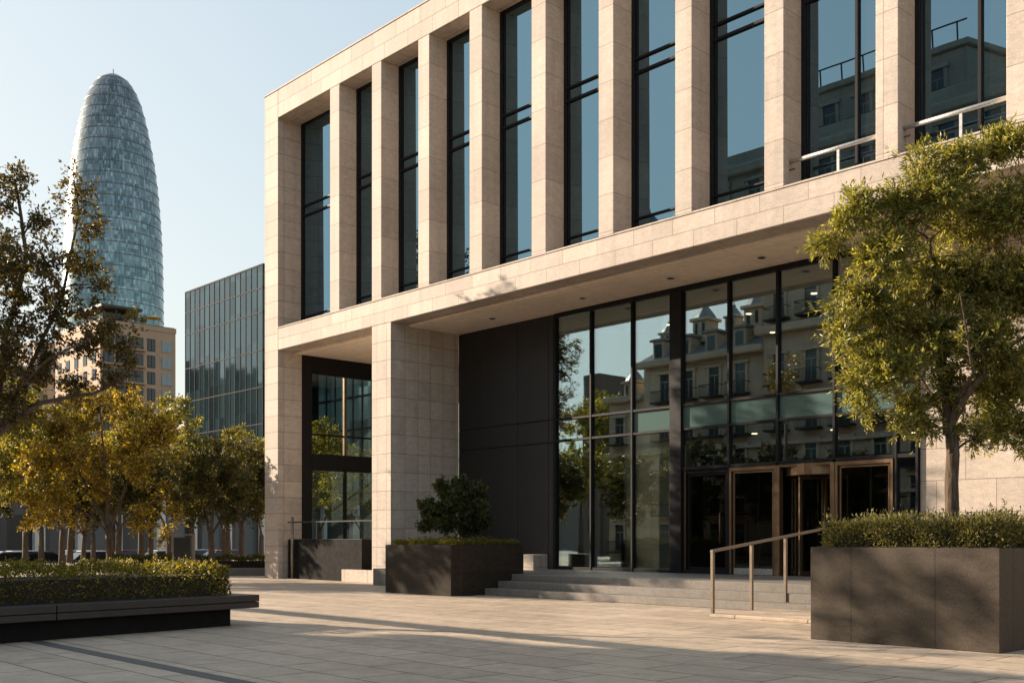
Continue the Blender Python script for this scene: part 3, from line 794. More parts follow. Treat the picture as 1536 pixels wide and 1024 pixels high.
# golden tree
d0 = 38.5; bx, by = at(166, d0); base = (bx, by, 0)
trunk = pts_local(base, d0, [(166, 860, 0), (166, 843, 0), (165, 815, 0), (163, 790, 0)])
B_l = [(100, 640, .85), (165, 615, .95), (228, 640, .85), (268, 690, .55), (55, 690, .85), (130, 685, .9), (200, 695, .9), (252, 740, .5), (88, 748, .6), (150, 735, .55), (45, 750, .45), (282, 720, .25), (210, 765, .35), (240, 795, .22),
       (195, 790, .25), (120, 600, .5), (190, 595, .45), (250, 650, .5), (70, 775, .3), (150, 680, .7, 1.3), (210, 660, .7, 1.0), (100, 690, .7, 1.2), (75, 772, .34, -.6), (112, 785, .30, -.4), (215, 785, .32, -.5), (268, 768, .34, -.3), (48, 778, .34, .2), (298, 752, .32, .2), (245, 805, .2, -.6)]
limbs = [(pts_local(base, d0, [(163, 792, 0), (140, 750, .2), (115, 700, .4), (95, 640, .4)]), 0.075),
         (pts_local(base, d0, [(163, 792, 0), (160, 730, -.3), (155, 670, -.4), (150, 610, -.3)]), 0.08),
         (pts_local(base, d0, [(165, 792, 0), (185, 740, .2), (205, 680, .3), (230, 630, .2)]), 0.075),
         (pts_local(base, d0, [(168, 800, 0), (200, 770, -.4), (250, 745, -.6)]), 0.045),
         (pts_local(base, d0, [(160, 795, 0), (130, 770, -.5), (80, 755, -.6)]), 0.04)]
grow_tree('autumn_tree', 'golden leaved tree with a forked pale trunk standing behind the hedge', 'tree', base, trunk, 0.15, lump_list(base, d0, [(q_[0], q_[1], q_[2] * 1.15) + q_[3:] for q_ in B_l]), (M['bark'], M['leaf_gold']),
          n_cl=400, per=60, L=0.13, W=0.072, spread=0.34, limbs=limbs, r1=0.15, shell=0.45)
# dark green tree right of it
d0 = 36.0; bx, by = at(318, d0); base = (bx, by, 0)
trunk = pts_local(base, d0, [(318, 864, 0), (318, 840, 0), (317, 818, 0), (316, 800, 0)])
G_l = [(318, 690, .9), (288, 715, .85), (350, 715, .8), (272, 745, .55), (322, 735, .95), (300, 675, .6), (342, 765, .5), (295, 770, .5), (365, 745, .4), (320, 700, .9, 1.0), (300, 720, .8, -1.0), (335, 672, .4)]
limbs = [(pts_local(base, d0, [(316, 802, 0), (305, 760, .2), (292, 715, .2)]), 0.06), (pts_local(base, d0, [(316, 802, 0), (322, 750, -.2), (322, 690, -.2)]), 0.06), (pts_local(base, d0, [(317, 802, 0), (340, 765, .2), (358, 735, .2)]), 0.05)]
dark_tree = grow_tree('shade_tree', 'dark green round tree right of the golden tree', 'tree', base, trunk, 0.11, lump_list(base, d0, G_l), (M['bark_dark'], M['leaf_shade']),
          n_cl=230, per=60, L=0.11, W=0.06, spread=0.26, limbs=limbs, r1=0.10, shell=0.5, group='dark trees in the square')
# wider background tree
d0 = 44.0; bx, by = at(93, d0); base = (bx, by, 0)
trunk = pts_local(base, d0, [(93, 853, 0), (93, 832, 0), (93, 812, 0), (94, 795, 0)])
C_l = [(90, 650, 1.3), (40, 650, 1.3), (20, 700, 1.1), (130, 700, 1.2), (60, 735, 1.0), (100, 720, 1.1), (150, 740, .7), (110, 640, .9), (60, 620, .8), (0, 720, .7)]
wide_tree = grow_tree('square_tree', 'broad olive tree with a thick dark trunk behind the golden tree', 'tree', base, trunk, 0.13, lump_list(base, d0, C_l), (M['bark_dark'], M['leaf_mid']),
          n_cl=260, per=60, L=0.12, W=0.07, spread=0.30, r1=0.11, shell=0.5)


def put_copy(src, px_, d, rz, s, label, group):
    c = copy_tree(src); x, y = at(px_, d); c.location = (x, y, 0); c.rotation_euler = (0, 0, rz); c.scale = (s, s, s); c['label'] = label
    if group: c['group'] = group
    return c
GR = 'dark trees in the square'
put_copy(dark_tree, 362, 43, 2.0, 1.12, 'dark tree just left of the stone corner column', GR)
put_copy(wide_tree, 392, 47, 1.2, 0.88, 'golden topped tree half hidden behind the stone corner column', GR)
put_copy(wide_tree, 38, 48, 2.4, 1.0, 'thin trunked tree near the left edge among the parked cars', GR)
put_copy(dark_tree, 125, 46, 3.6, 1.0, 'dark trunk just left of the golden tree trunk, further back', GR)
put_copy(wide_tree, 140, 52, 4.4, 0.95, 'far slim trunk touching the left side of the golden tree trunk', GR)
put_copy(dark_tree, 226, 44, 5.2, 1.0, 'far tree left of the black display panel, nearer the golden tree', GR)
put_copy(wide_tree, 253, 50, 0.7, 0.95, 'far tree directly left of the black display panel', GR)
put_copy(dark_tree, 336, 50, 1.4, 1.1, 'far thin trunk between the two dark green trees', GR)
put_copy(wide_tree, -40, 40, 3.0, 1.1, 'tree beyond the left edge of the hedge', GR)
put_copy(wide_tree, 480, 52, 2.2, 1.0, 'golden tree seen through the left pane of the porch end screen', GR)
put_copy(wide_tree, 545, 55, 0.2, 0.9, 'golden tree seen through the right pane of the porch end screen', GR)
FG = 'trees closing the far side of the square'
for px_, d_, rz, sc_, src, lab in ((-20, 56, 0.4, 1.3, dark_tree, 'far tree at the left edge in front of the shops'), (62, 55, 1.9, 1.3, dark_tree, 'far tree in front of the shops behind the left trunks'), (178, 56, 2.7, 1.35, dark_tree, 'far tree right behind the golden tree'),
                                   (212, 57, 4.1, 1.3, wide_tree, 'far broad tree behind the right half of the golden tree'), (288, 56, 5.3, 1.35, dark_tree, 'far tree behind the black display panel'), (342, 57, 0.9, 1.4, dark_tree, 'tall far tree behind the dark round trees'),
                                   (105, 57, 3.3, 1.35, dark_tree, 'far tree behind the left half of the golden tree'), (415, 60, 2.5, 1.4, dark_tree, 'far tree hidden behind the stone corner column')):
    put_copy(src, px_, d_, rz, sc_, lab, FG)
# trees behind the camera's left, mirrored in the entrance glass; they throw the dappled shade
RG = 'trees across the plaza mirrored in the glass'
for (x, y, rz, s, src, lab) in ((-43.0, -2.4, 0.3, 1.35, dark_tree, 'tall dark tree mirrored in the left entrance pane'), (-37, -2.6, 1.9, 1.22, dark_tree, 'dark tree mirrored low in the second entrance pane'),
                                (-33, -3.0, 3.1, 1.32, dark_tree, 'taller dark tree mirrored in front of the turreted wing'),
                                (-28.5, -3.2, 4.0, 1.2, dark_tree, 'tree mirrored in front of the old apartment house'), (-24.5, -2.8, 5.0, 1.1, dark_tree, 'small dark tree mirrored near the plaza middle'), (-54, -13, 0.8, 1.6, dark_tree, 'big far tree mirrored left of the narrow tower'), (-58, -21, 2.8, 1.8, wide_tree, 'broad far tree mirrored beyond the old apartment house'), (-66, -26, 1.8, 1.9, dark_tree, 'farthest tree mirrored low in the first pane')):
    c = copy_tree(src); c.location = (x, y, 0); c.rotation_euler = (0, 0, rz); c.scale = (s,) * 3; c['label'] = lab; c['group'] = RG

base = (-43.0, 5.5, 0)  # unseen tree, added to shade the porch and the column feet
T_l = [(0, 0, 8.5, 1.9), (1.2, 0.8, 9.9, 1.5), (-1.2, -0.6, 10.3, 1.6), (0.3, 1.5, 7.9, 1.4), (0.2, -1.4, 9.1, 1.4), (1.3, 0.9, 6.9, 1.2), (-1.4, 0.8, 7.5, 1.3), (0, 0, 11.5, 1.2), (0.8, 1.9, 6.3, 0.9), (0.9, -1.0, 11.1, 1.0)]
grow_tree('plane_tree', 'tall leafy tree out of view at the left, added to shade the porch', 'tree', base, [(0, 0, 0), (0.05, 0, 1.5), (0, 0.05, 3.0), (0.05, 0, 4.6)], 0.24, T_l, (M['bark_dark'], M['leaf_shade']),
          n_cl=330, per=60, L=0.16, W=0.10, spread=0.42, r1=0.18, shell=0.4)

# ------------------------------------------------------------------ things in the square
x, y = at(276, 33)
ip = thing('display_panel', 'black display panel in a slim pale metal frame between the tree trunks', 'panel', (x, y, 0), R(47))
MB().box(-0.30, 0.22, -0.05, 0.05, 0.25, 1.30).build('board', plain('black board', (0.012, 0.012, 0.012), 0.35), ip)
for xx in (-0.33, 0.30):
    MB().box(xx - 0.035, xx + 0.035, -0.04, 0.04, 0, 1.36).build('post', M['steel'], ip)
MB().box(-0.55, 0.335, -0.04, 0.04, 1.361, 1.41).build('top_bar', M['steel'], ip)
gw = MB().box(-5.5, 0, 0, 0.35, 0, 0.26).build('garden_wall', M['step'], None, 0.01)
x, y = at(398, 36.5); gw.location = (x, y, 0); gw.rotation_euler = (0, 0, R(47.2))
tag(gw, 'low grey stone kerb wall beyond the left corner column', 'low wall')
hg = hedge('hedge', 'dark low hedge behind the grey kerb wall', (x, y, 0), R(47.2), -5.4, 0.3, 0.4, 1.1, 0.0, 0.62, 9000, 0.07, 0.045, M['leaf_shade'], tips=0.03)

# parked cars on the street
def make_car(col, label, rough=0.25):
    r_ = thing('parked_car', label, 'car', (0, 0, 0), 0, 'cars parked along the street')
    mat = plain('car paint', col, rough, 0.2, 0.03); dark = plain('car glass', (0.015, 0.017, 0.02), 0.08); tyre = plain('tyre rubber', (0.02, 0.02, 0.02), 0.8)
    prof = [(-2.1, .35), (-2.12, .70), (-1.95, .86), (-1.35, .92), (-0.95, .96), (1.25, .95), (1.95, .83), (2.12, .62), (2.1, .35)]
    cab = [(-1.85, .93), (-1.2, 1.40), (-0.3, 1.47), (0.45, 1.41), (1.2, .94)]
    def extr(pf, w0, w1):
        n = len(pf); vs = []
        zmax = max(z for _, z in pf); zmin = min(z for _, z in pf)
        for s in (-1, 1):
            for xx, z in pf:
                vs.append((xx, s * (w0 + (w1 - w0) * (z - zmin) / (zmax - zmin)), z))
        fs = [tuple(range(n)), tuple(range(2 * n - 1, n - 1, -1))] + [(i, n + i, n + (i + 1) % n, (i + 1) % n) for i in range(n)]
        return MB().add(vs, fs)
    extr(prof, 0.86, 0.80).build('body', mat, r_, 0.06)
    extr(cab, 0.78, 0.58).build('cabin', dark, r_, 0.04)
    MB().box(-1.15, 0.40, -0.56, 0.56, 1.425, 1.49).build('roof', mat, r_, 0.03)
    for wx in (-1.3, 1.3):
        for s in (-1, 1):
            wm = MB().tube([(wx, s * 0.68, 0.32), (wx, s * 0.88, 0.32)], 0.32, 16).build('wheel', tyre, r_)
            MB().tube([(wx, s * 0.881, 0.32), (wx, s * 0.89, 0.32)], 0.19, 12).build('rim', M['chrome'], wm)
    for s in (-1, 1):
        MB().box(2.05, 2.14, s * 0.62 - 0.15, s * 0.62 + 0.15, .60, .72).build('headlight', M['chrome'], r_)
    return r_
cars = [((0.55, 0.56, 0.58), 10, 'silver car parked at the far left edge'), ((0.7, 0.7, 0.68), 45, 'white car parked beside the thin left trunk'), ((0.04, 0.045, 0.06), 65, 'black car parked between two left trunks'),
        ((0.5, 0.5, 0.5), 112, 'grey car parked left of the golden tree trunk'), ((0.62, 0.63, 0.66), 150, 'pale car parked behind the golden tree trunk'), ((0.25, 0.03, 0.03), 206, 'dark red car parked right of the golden tree trunk'),
        ((0.6, 0.6, 0.6), 240, 'light grey car parked left of the black panel'), ((0.45, 0.47, 0.5), 300, 'grey car parked right of the black panel'), ((0.3, 0.1, 0.08), 345, 'brownish car parked between the dark trees')]
for i, (c_, px_, lab) in enumerate(cars):
    o = make_car(c_, lab)
    t = (px_ - CX) / FPX
    X_ = -60.4 if i % 2 == 0 else -63.2
    dd_ = X_ / (-CO + SI * t)
    o.location = (X_, dd_ * (SI + CO * t), STREET + 0.004); o.rotation_euler = (0, 0, R(90 + (180 if i % 3 == 0 else 0)))
    o.scale = (1, 1, 1)

# ------------------------------------------------------------------ background buildings
def grid_glass(name, base, tint, cell, row, vary, metal=0.3, rough=0.12, spec=0.8):
    q = NT(name)
    s, t, p = q.wallvec()
    ci = q.math('FLOOR', q.math('DIVIDE', s, cell)); ri = q.math('FLOOR', q.math('DIVIDE', t, row))
    wn_ = q.n('ShaderNodeTexWhiteNoise', noise_dimensions='2D'); q.l(q.comb(ci, ri, 0.0), wn_.inputs['Vector'])
    c = q.mix(q.math('MULTIPLY', wn_.outputs['Value'], vary), base, tint)
    q.l(c, q.b.inputs['Base Color']); q.b.inputs['Metallic'].default_value = metal; q.b.inputs['Roughness'].default_value = rough
    q.b.inputs['Specular IOR Level'].default_value = spec
    # panes never lie quite in one plane
    g_ = q.n('ShaderNodeNewGeometry')
    sub = q.n('ShaderNodeVectorMath', operation='SUBTRACT'); q.l(wn_.outputs['Color'], sub.inputs[0]); sub.inputs[1].default_value = (0.5, 0.5, 0.5)
    sca = q.n('ShaderNodeVectorMath', operation='SCALE'); q.l(sub.outputs[0], sca.inputs[0]); sca.inputs['Scale'].default_value = 0.03
    ad = q.n('ShaderNodeVectorMath', operation='ADD'); q.l(g_.outputs['Normal'], ad.inputs[0]); q.l(sca.outputs[0], ad.inputs[1])
    nm = q.n('ShaderNodeVectorMath', operation='NORMALIZE'); q.l(ad.outputs[0], nm.inputs[0]); q.l(nm.outputs[0], q.b.inputs['Normal'])
    return q.m

# dark glass office box
gb = thing('glass_office', 'dark blue glass office block left of the stone building', 'building', (-115.5, 56.0, STREET))
H = 30.3
gm = grid_glass('dark blue curtain glass', (0.016, 0.034, 0.042), (0.055, 0.10, 0.115), 1.165, 3.6, 1.0, 0.55, 0.05)
MB().box(0, 17.4, 0, 20, 0, H).build('glass_wall', gm, gb)
mg = MB()
for k in range(16):
    xx = 17.4 * k / 15
    mg.box(xx - 0.045, xx + 0.045, -0.05, -0.002, 0, H)
for k in range(9): mg.box(17.402, 17.5, 20 * k / 8 - 0.05, 20 * k / 8 + 0.05, 0, H)
mg.build('mullions', M['thin'], gb)
fl = MB()
for z in (2.6, 6.4, 10.2, 14.0, 17.8, 21.6, 25.5, 28.0): fl.box(-0.02, 17.48, -0.04, -0.001, z - 0.06, z + 0.06).box(17.401, 17.47, 0, 20, z - 0.09, z + 0.09)
fl.build('floor_bands', M['thin'], gb)
MB().box(-0.05, 17.52, -0.06, 20.1, H + 0.002, H + 0.15).build('roof', M['thin'], gb)
ga = thing('glass_annex', 'lower teal glass wing seen through the porch end screen', 'building', (-97.0, 62.0, STREET))
gm2 = grid_glass('teal curtain glass', (0.06, 0.12, 0.13), (0.30, 0.42, 0.42), 1.6, 3.3, 1.0, 0.4, 0.1)
MB().box(0, 34, 0, 15, 0, 22).build('glass_wall', gm2, ga)
mg = MB()
for k in range(22): mg.box(34 * k / 21 - 0.06, 34 * k / 21 + 0.06, -0.12, -0.002, 0, 22)
for k in range(1, 7): mg.box(0, 34, -0.08, -0.001, k * 3.3 - 0.1, k * 3.3 + 0.1)
mg.build('mullions', M['frame'], ga)

# bullet tower
dT = 320.0; xT, yT = at(170, dT)
bt = thing('glass_tower', 'tall bullet shaped glass skyscraper rising behind the trees', 'skyscraper', (xT, yT, STREET))
mT = dT / FPX
prof_px = [(112, 0.5), (113.5, 8), (116, 13), (120, 18.5), (129, 27.5), (140, 33), (149, 37.5), (163, 42), (178, 46), (198, 50.5), (217, 54), (236, 57.5), (256, 60.5), (276, 63), (295, 65), (320, 67), (345, 68.8), (380, 70.3), (420, 71.4), (480, 72), (600, 71.5), (760, 70)]
prof = [(zat(py_, dT) - STREET, hw * mT) for py_, hw in prof_px]
def prof_r(z):
    for i in range(len(prof) - 1):
        if prof[i][0] >= z >= prof[i + 1][0]:
            f_ = (prof[i][0] - z) / (prof[i][0] - prof[i + 1][0] + 1e-9)
            return prof[i][1] + (prof[i + 1][1] - prof[i][1]) * f_
    return prof[-1][1]
sh = MB(); zz = [prof[0][0] - (prof[0][0]) * (i / 90) ** 1.6 for i in range(91)]
sh.lathe([(prof_r(z) if z > 8 else prof[-1][1], z) for z in reversed(zz)], (0, 0), 96)
q = NT('tower glass louvres')
tc = q.n('ShaderNodeTexCoord').outputs['Object']; ps = q.sep(tc)
ang = q.math('ARCTAN2', ps[1], ps[0])
ci = q.math('FLOOR', q.math('MULTIPLY', ang, 170 / (2 * math.pi))); ri = q.math('FLOOR', q.math('DIVIDE', ps[2], 1.133))
ci2 = q.math('FLOOR', q.math('MULTIPLY', ang, 34 / (2 * math.pi))); ri2 = q.math('FLOOR', q.math('DIVIDE', ps[2], 3.4))
w1 = q.n('ShaderNodeTexWhiteNoise', noise_dimensions='2D'); q.l(q.comb(ci, ri, 0.0), w1.inputs['Vector'])
w2 = q.n('ShaderNodeTexWhiteNoise', noise_dimensions='2D'); q.l(q.comb(ci2, ri2, 0.0), w2.inputs['Vector'])
hgt = q.mapr(ps[2], 50, 140, 0, 1)
basec = q.ramp(hgt, [(0.0, (0.05, 0.15, 0.175)), (0.5, (0.055, 0.115, 0.14)), (1.0, (0.085, 0.10, 0.105))])
litec = q.ramp(hgt, [(0.0, (0.36, 0.56, 0.60)), (1.0, (0.42, 0.46, 0.47))])
mixf = q.math('ADD', q.math('MULTIPLY', q.math('POWER', w1.outputs['Value'], 3.5), 0.7), q.math('MULTIPLY', q.math('POWER', w2.outputs['Value'], 2.0), 0.35))
c = q.mix(mixf, basec, litec)
rib = q.math('FRACT', q.math('MULTIPLY', ang, 96 / (2 * math.pi)))
c = q.mix(q.math('MULTIPLY', q.math('LESS_THAN', rib, 0.2), 0.75), c, (0.22, 0.215, 0.20))
q.l(c, q.b.inputs['Base Color'])
q.b.inputs['Metallic'].default_value = 0.55; q.b.inputs['Roughness'].default_value = 0.24; q.b.inputs['Specular IOR Level'].default_value = 0.8
g_ = q.n('ShaderNodeNewGeometry')
sub = q.n('ShaderNodeVectorMath', operation='SUBTRACT'); q.l(w1.outputs['Color'], sub.inputs[0]); sub.inputs[1].default_value = (0.5, 0.5, 0.5)
sca = q.n('ShaderNodeVectorMath', operation='SCALE'); q.l(sub.outputs[0], sca.inputs[0]); sca.inputs['Scale'].default_value = 0.07
ad = q.n('ShaderNodeVectorMath', operation='ADD'); q.l(g_.outputs['Normal'], ad.inputs[0]); q.l(sca.outputs[0], ad.inputs[1])
nm = q.n('ShaderNodeVectorMath', operation='NORMALIZE'); q.l(ad.outputs[0], nm.inputs[0]); q.l(nm.outputs[0], q.b.inputs['Normal'])
sh.build('glass_shell', q.m, bt, 0, True)
rb = MB(); z = 6.0; tm = plain('tower ledge metal', (0.15, 0.15, 0.145), 0.5, 0.3)
while z < prof[0][0] - 1.5:
    r_ = prof_r(z) if z > 8 else prof[-1][1]
    n = 96; vs = []; fs = []
    for rr_, zz_ in ((r_ - 0.1, z - 0.14), (r_ + 0.12, z - 0.09), (r_ + 0.12, z + 0.09), (r_ - 0.1, z + 0.14)):
        for k in range(n): vs.append((rr_ * math.cos(2 * math.pi * k / n), rr_ * math.sin(2 * math.pi * k / n), zz_))
    for j in range(3):
        for k in range(n): fs.append((j * n + k, j * n + (k + 1) % n, (j + 1) * n + (k + 1) % n, (j + 1) * n + k))
    rb.add(vs, fs); z += 3.4
rb.build('floor_ledges', tm, bt)
MB().tube([(0, 0, prof[0][0] - 0.3), (0, 0, prof[0][0] + 1.6)], 0.12, 6).build('spire', tm, bt)

# apartment block with roof terrace
M['tan'] = plain('tan brick cladding', (0.42, 0.28, 0.18), 0.8, 0, 0.10, 0.6)
M['win'] = plain('dark window glass', (0.03, 0.035, 0.04), 0.08, 0.0)
M['win_pale'] = plain('pale sky window glass', (0.16, 0.20, 0.22), 0.1, 0.4)
X0 = -208.9; ap = thing('apartment_block', 'tan apartment block with a roof terrace in front of the bullet tower', 'building', (X0, 83.5, STREET))
HA = 45.6
MB().box(-24, 0, 0, 15.6, 0, HA - 1.2).build('wall', M['tan'], ap)
MB().box(-24.1, 0.12, -0.12, 15.72, HA - 1.198, HA - 0.2).build('parapet', M['tan'], ap)
def win_part(x0, x1, y0, y1, z0, z1, mat, par, nm='window'):
    f_ = MB().box(x0, x1, y0, y1, z0, z1).build(nm, mat, par)
    return f_
for r_ in range(13):
    z = HA - 5.3 - r_ * 3.35
    if z < 2: break
    for (a, b, mt) in ((0.7, 2.6, 'win'), (3.2, 5.2, 'win'), (5.8, 8.6, 'win'), (9.7, 11.1, 'win'), (12.7, 14.7, 'win_pale')):
        f_ = MB().box(0.001, 0.10, a - 0.1, b + 0.1, z - 0.1, z + 2.35).build('window', M['tan'] if mt == 'win_pale' else M['frame'], ap)
        MB().box(0.101, 0.13, a, (a + b) / 2 - 0.06, z, z + 2.25).box(0.101, 0.13, (a + b) / 2 + 0.06, b, z, z + 2.25).build('pane', M[mt], f_)
    MB().box(0.002, 1.1, 0.5, 8.9, z - 0.42, z - 0.14).build('balcony', M['tan'], ap)
    for k in range(5):
        a = -22.5 + k * 4.6
        f_ = MB().box(a, a + 2.0, -0.1, -0.001, z, z + 2.2).build('window', M['frame'], ap)
        MB().box(a + 0.1, a + 0.95, -0.13, -0.101, z + 0.1, z + 2.1).box(a + 1.05, a + 1.9, -0.13, -0.101, z + 0.1, z + 2.1).build('pane', M['win'], f_)
ph = MB().box(-16, -5.0, 2.5, 8, HA - 0.19, HA + 2.8).build('penthouse', M['win'], ap)
MB().prism([(-18, 1.0), (-2.0, 1.0), (-2.0, 9.5), (-18, 9.5)], HA + 2.82, HA + 3.3).build('canopy_roof', plain('dark canopy', (0.05, 0.045, 0.04), 0.6), ph)
for k in range(2): MB().tube([(-3.0, 1.8 + 6.5 * k, HA - 0.19), (-3.0, 1.8 + 6.5 * k, HA + 2.8)], 0.12, 6).build('canopy_post', M['frame'], ph)
MB().box(0.121, 0.16, 0.4, 15.3, HA - 0.2, HA - 0.12).build('terrace_rail', M['frame'], ap)
for i, (yy, h_, xx, lab) in enumerate(((6.2, 1.9, -0.9, 'yellow leaved potted plant on the roof terrace beside the canopy'), (7.6, 2.5, -1.0, 'tall yellow potted plant on the roof terrace'), (9.0, 1.3, -0.8, 'low yellow potted plant right of the tall one on the roof terrace'))):
    rt = thing('terrace_plant', lab, 'plant', (X0 + xx, 83.5 + yy, STREET + HA - 0.2), 0, 'potted plants on the roof terrace')
    MB().lathe([(0.25, 0), (0.35, 0.5)], (0, 0), 10).build('pot', M['tan'], rt)
    n = 300; P = rng.normal(size=(n, 3)) * np.array([0.35, 0.35, h_ * 0.25]) + np.array([0, 0, 0.5 + h_ * 0.5])
    V, Q = leaf_quads(P, rng.normal(size=(n, 3)), 0.4, 0.2); np_mesh('foliage', V, Q, M['leaf_gold'], rt)
tp = thing('parasol', 'yellow parasol open on the roof terrace', 'parasol', (X0 - 1.2, 83.5 + 11.4, STREET + HA - 0.2))
MB().tube([(0, 0, 0), (0, 0, 2.3)], 0.05, 6).build('pole', M['frame'], tp)
MB().lathe([(1.7, 1.75), (1.68, 1.8), (0.9, 2.1), (0.05, 2.35)], (0, 0), 8).build('canopy', plain('yellow canvas', (0.6, 0.38, 0.08), 0.8), tp)

def simple_block(name, label, X, Y, w_, dp, h, mat, floors, cols, winmat, cols_y=3):
    r_ = thing(name, label, 'building', (X, Y, STREET))
    MB().box(0, w_, 0, dp, 0, h).build('wall', mat, r_)
    MB().box(-0.15, w_ + 0.15, -0.15, dp + 0.15, h + 0.002, h + 0.5).build('parapet', mat, r_)
    fh = h / floors
    for f_ in range(floors):
        for k in range(cols):
            a = w_ * (k + 0.25) / cols; b = w_ * (k + 0.75) / cols
            ww = MB().box(a, b, -0.08, -0.001, f_ * fh + fh * 0.25, f_ * fh + fh * 0.8).build('window', M['frame'], r_)
            MB().box(a + 0.1, b - 0.1, -0.11, -0.081, f_ * fh + fh * 0.28, f_ * fh + fh * 0.77).build('pane', winmat, ww)
        for k in range(cols_y):
            a = dp * (k + 0.2) / cols_y; b = dp * (k + 0.8) / cols_y
            ww = MB().box(w_ + 0.001, w_ + 0.08, a, b, f_ * fh + fh * 0.25, f_ * fh + fh * 0.8).build('window', M['frame'], r_)
            MB().box(w_ + 0.081, w_ + 0.11, a + 0.1, b - 0.1, f_ * fh + fh * 0.28, f_ * fh + fh * 0.77).build('pane', winmat, ww)
    return r_
x, y = at(258, 190)
simple_block('infill_block', 'small grey blue block between the tan apartments and dark glass offices', x - 6, y + 2, 9, 9, 25.5, plain('blue grey cladding', (0.30, 0.34, 0.36), 0.6), 7, 3, M['win_pale'])
x, y = at(262, 170)
simple_block('infill_house', 'lower tan house in the gap left of the dark glass offices', x - 5, y, 10, 8, 19.3, plain('old tan render', (0.34, 0.27, 0.21), 0.85), 6, 3, M['win'])
x, y = at(20, 250)
simple_block('pale_block', 'pale tan apartment block behind the big left tree', x - 20, y, 34, 14, 46, plain('pale tan render', (0.45, 0.36, 0.28), 0.85), 13, 7, M['win'], 4)
x, y = at(-60, 210)
simple_block('grey_block', 'grey apartment block behind the left edge of the big tree', x - 25, y, 30, 14, 36, plain('grey render', (0.33, 0.28, 0.24), 0.85), 10, 6, M['win'], 4)
# shops along the street
sf = thing('shop_row', 'long low dark shop front with white columns behind the parked cars', 'building', (-80, -10, STREET))
MB().box(-8, -0.6, 0, 72, 0, 5.2).build('glass_front', grid_glass('shop glass', (0.02, 0.024, 0.026), (0.16, 0.175, 0.18), 1.5, 3.0, 0.8, 0.0, 0.3, 0.3), sf)
MB().box(-8, 0.3, 0, 72, 5.202, 6.4).build('fascia', plain('shop fascia', (0.10, 0.09, 0.08), 0.7), sf)
for k in range(24):
    yy = 0.6 + k * 3.05
    MB().box(-0.45, 0.15, yy, yy + 0.32 + 0.4 * (k % 3 == 0), 0, 5.2).build('column', plain('white column', (0.62, 0.58, 0.52), 0.7) if k == 0 else bpy.data.materials['white column'], sf)

# ------------------------------------------------------------------ old building across the plaza, mirrored in the glass
M['old'] = stone('old ashlar', (0.46, 0.38, 0.29), 1.2, 0.45, 0, 0, 0.5, vary=0.08, bump=0.3, vein=0.12)
M['slate'] = plain('grey zinc roof', (0.20, 0.21, 0.22), 0.5, 0.2, 0.2, 0.8)
M['oldglass'] = plain('old window glass', (0.05, 0.07, 0.08), 0.05, 0.2)
M['iron'] = plain('black balcony iron', (0.02, 0.02, 0.02), 0.6)
ob = thing('old_apartment_house', 'ornate old stone apartment house with balconies and roof turrets mirrored in the entrance glass', 'building', (-41.9, -6.3, 0.0))
ob.scale = (0.858, 0.858, 0.858)
LH = 13.0; LW = 12.6; TW = 20.0; TH = 17.0
WX = 3.1; WH = 11.0
MB().box(WX, LW, -16, 0, 0, LH).build('wall', M['old'], ob)
MB().box(0, WX - 0.002, -16, -0.1, 0, WH).build('wing_wall', M['old'], ob)
MB().box(-0.3, WX - 0.002, -0.099, 0.35, WH - 0.4, WH).build('cornice', M['old'], ob, 0.06)
MB().box(LW, LW + TW, -16, 0.35, 0, TH).build('corner_wall', M['old'], ob)
for z in (4.1, 7.1):
    MB().box(-0.25, LW - 0.001, 0.001, 0.28, z - 0.18, z + 0.02).build('string_course', M['old'], ob, 0.03)
    MB().box(LW + 0.0, LW + TW, 0.351, 0.62, z - 0.18, z + 0.02).build('string_course', M['old'], ob, 0.03)
MB().box(WX - 0.3, LW - 0.001, 0.001, 0.6, LH - 0.45, LH).build('cornice', M['old'], ob, 0.08)
MB().box(LW - 0.3, LW + TW, 0.351, 0.95, 13.4, 13.9).build('cornice', M['old'], ob, 0.08)
MB().box(LW - 0.3, LW + TW, 0.351, 0.85, TH - 0.5, TH).build('cornice', M['old'], ob, 0.08)
rf = MB(); rf.add([(WX - 0.3, 0.3, LH + 0.01), (LW - 0.01, 0.3, LH + 0.01), (LW - 0.01, -2.8, LH + 1.9), (WX + 1.2, -2.8, LH + 1.9), (WX - 0.3, -15, LH + 0.01), (WX + 1.2, -12, LH + 1.9), (LW - 0.01, -12, LH + 1.9), (LW - 0.01, -15, LH + 0.01)],
                  [(0, 1, 2, 3), (0, 3, 5, 4), (3, 2, 6, 5), (4, 5, 6, 7), (0, 4, 7, 1), (1, 7, 6, 2)])
rf.build('mansard_roof', M['slate'], ob)
for k in range(4):
    x_ = WX + 1.3 + 2.1 * k
    dm_ = MB().box(x_ - 0.45, x_ + 0.45, -1.6, 0.05, LH + 0.02, LH + 1.25).build('dormer', M['old'], ob, 0.03)
    MB().box(x_ - 0.28, x_ + 0.28, 0.051, 0.08, LH + 0.2, LH + 1.05).build('pane', M['oldglass'], dm_)
    MB().prism([(x_ - 0.6, -1.6), (x_ + 0.6, -1.6), (x_ + 0.6, 0.2), (x_ - 0.6, 0.2)], LH + 1.252, LH + 1.4).build('cap', M['slate'], dm_)
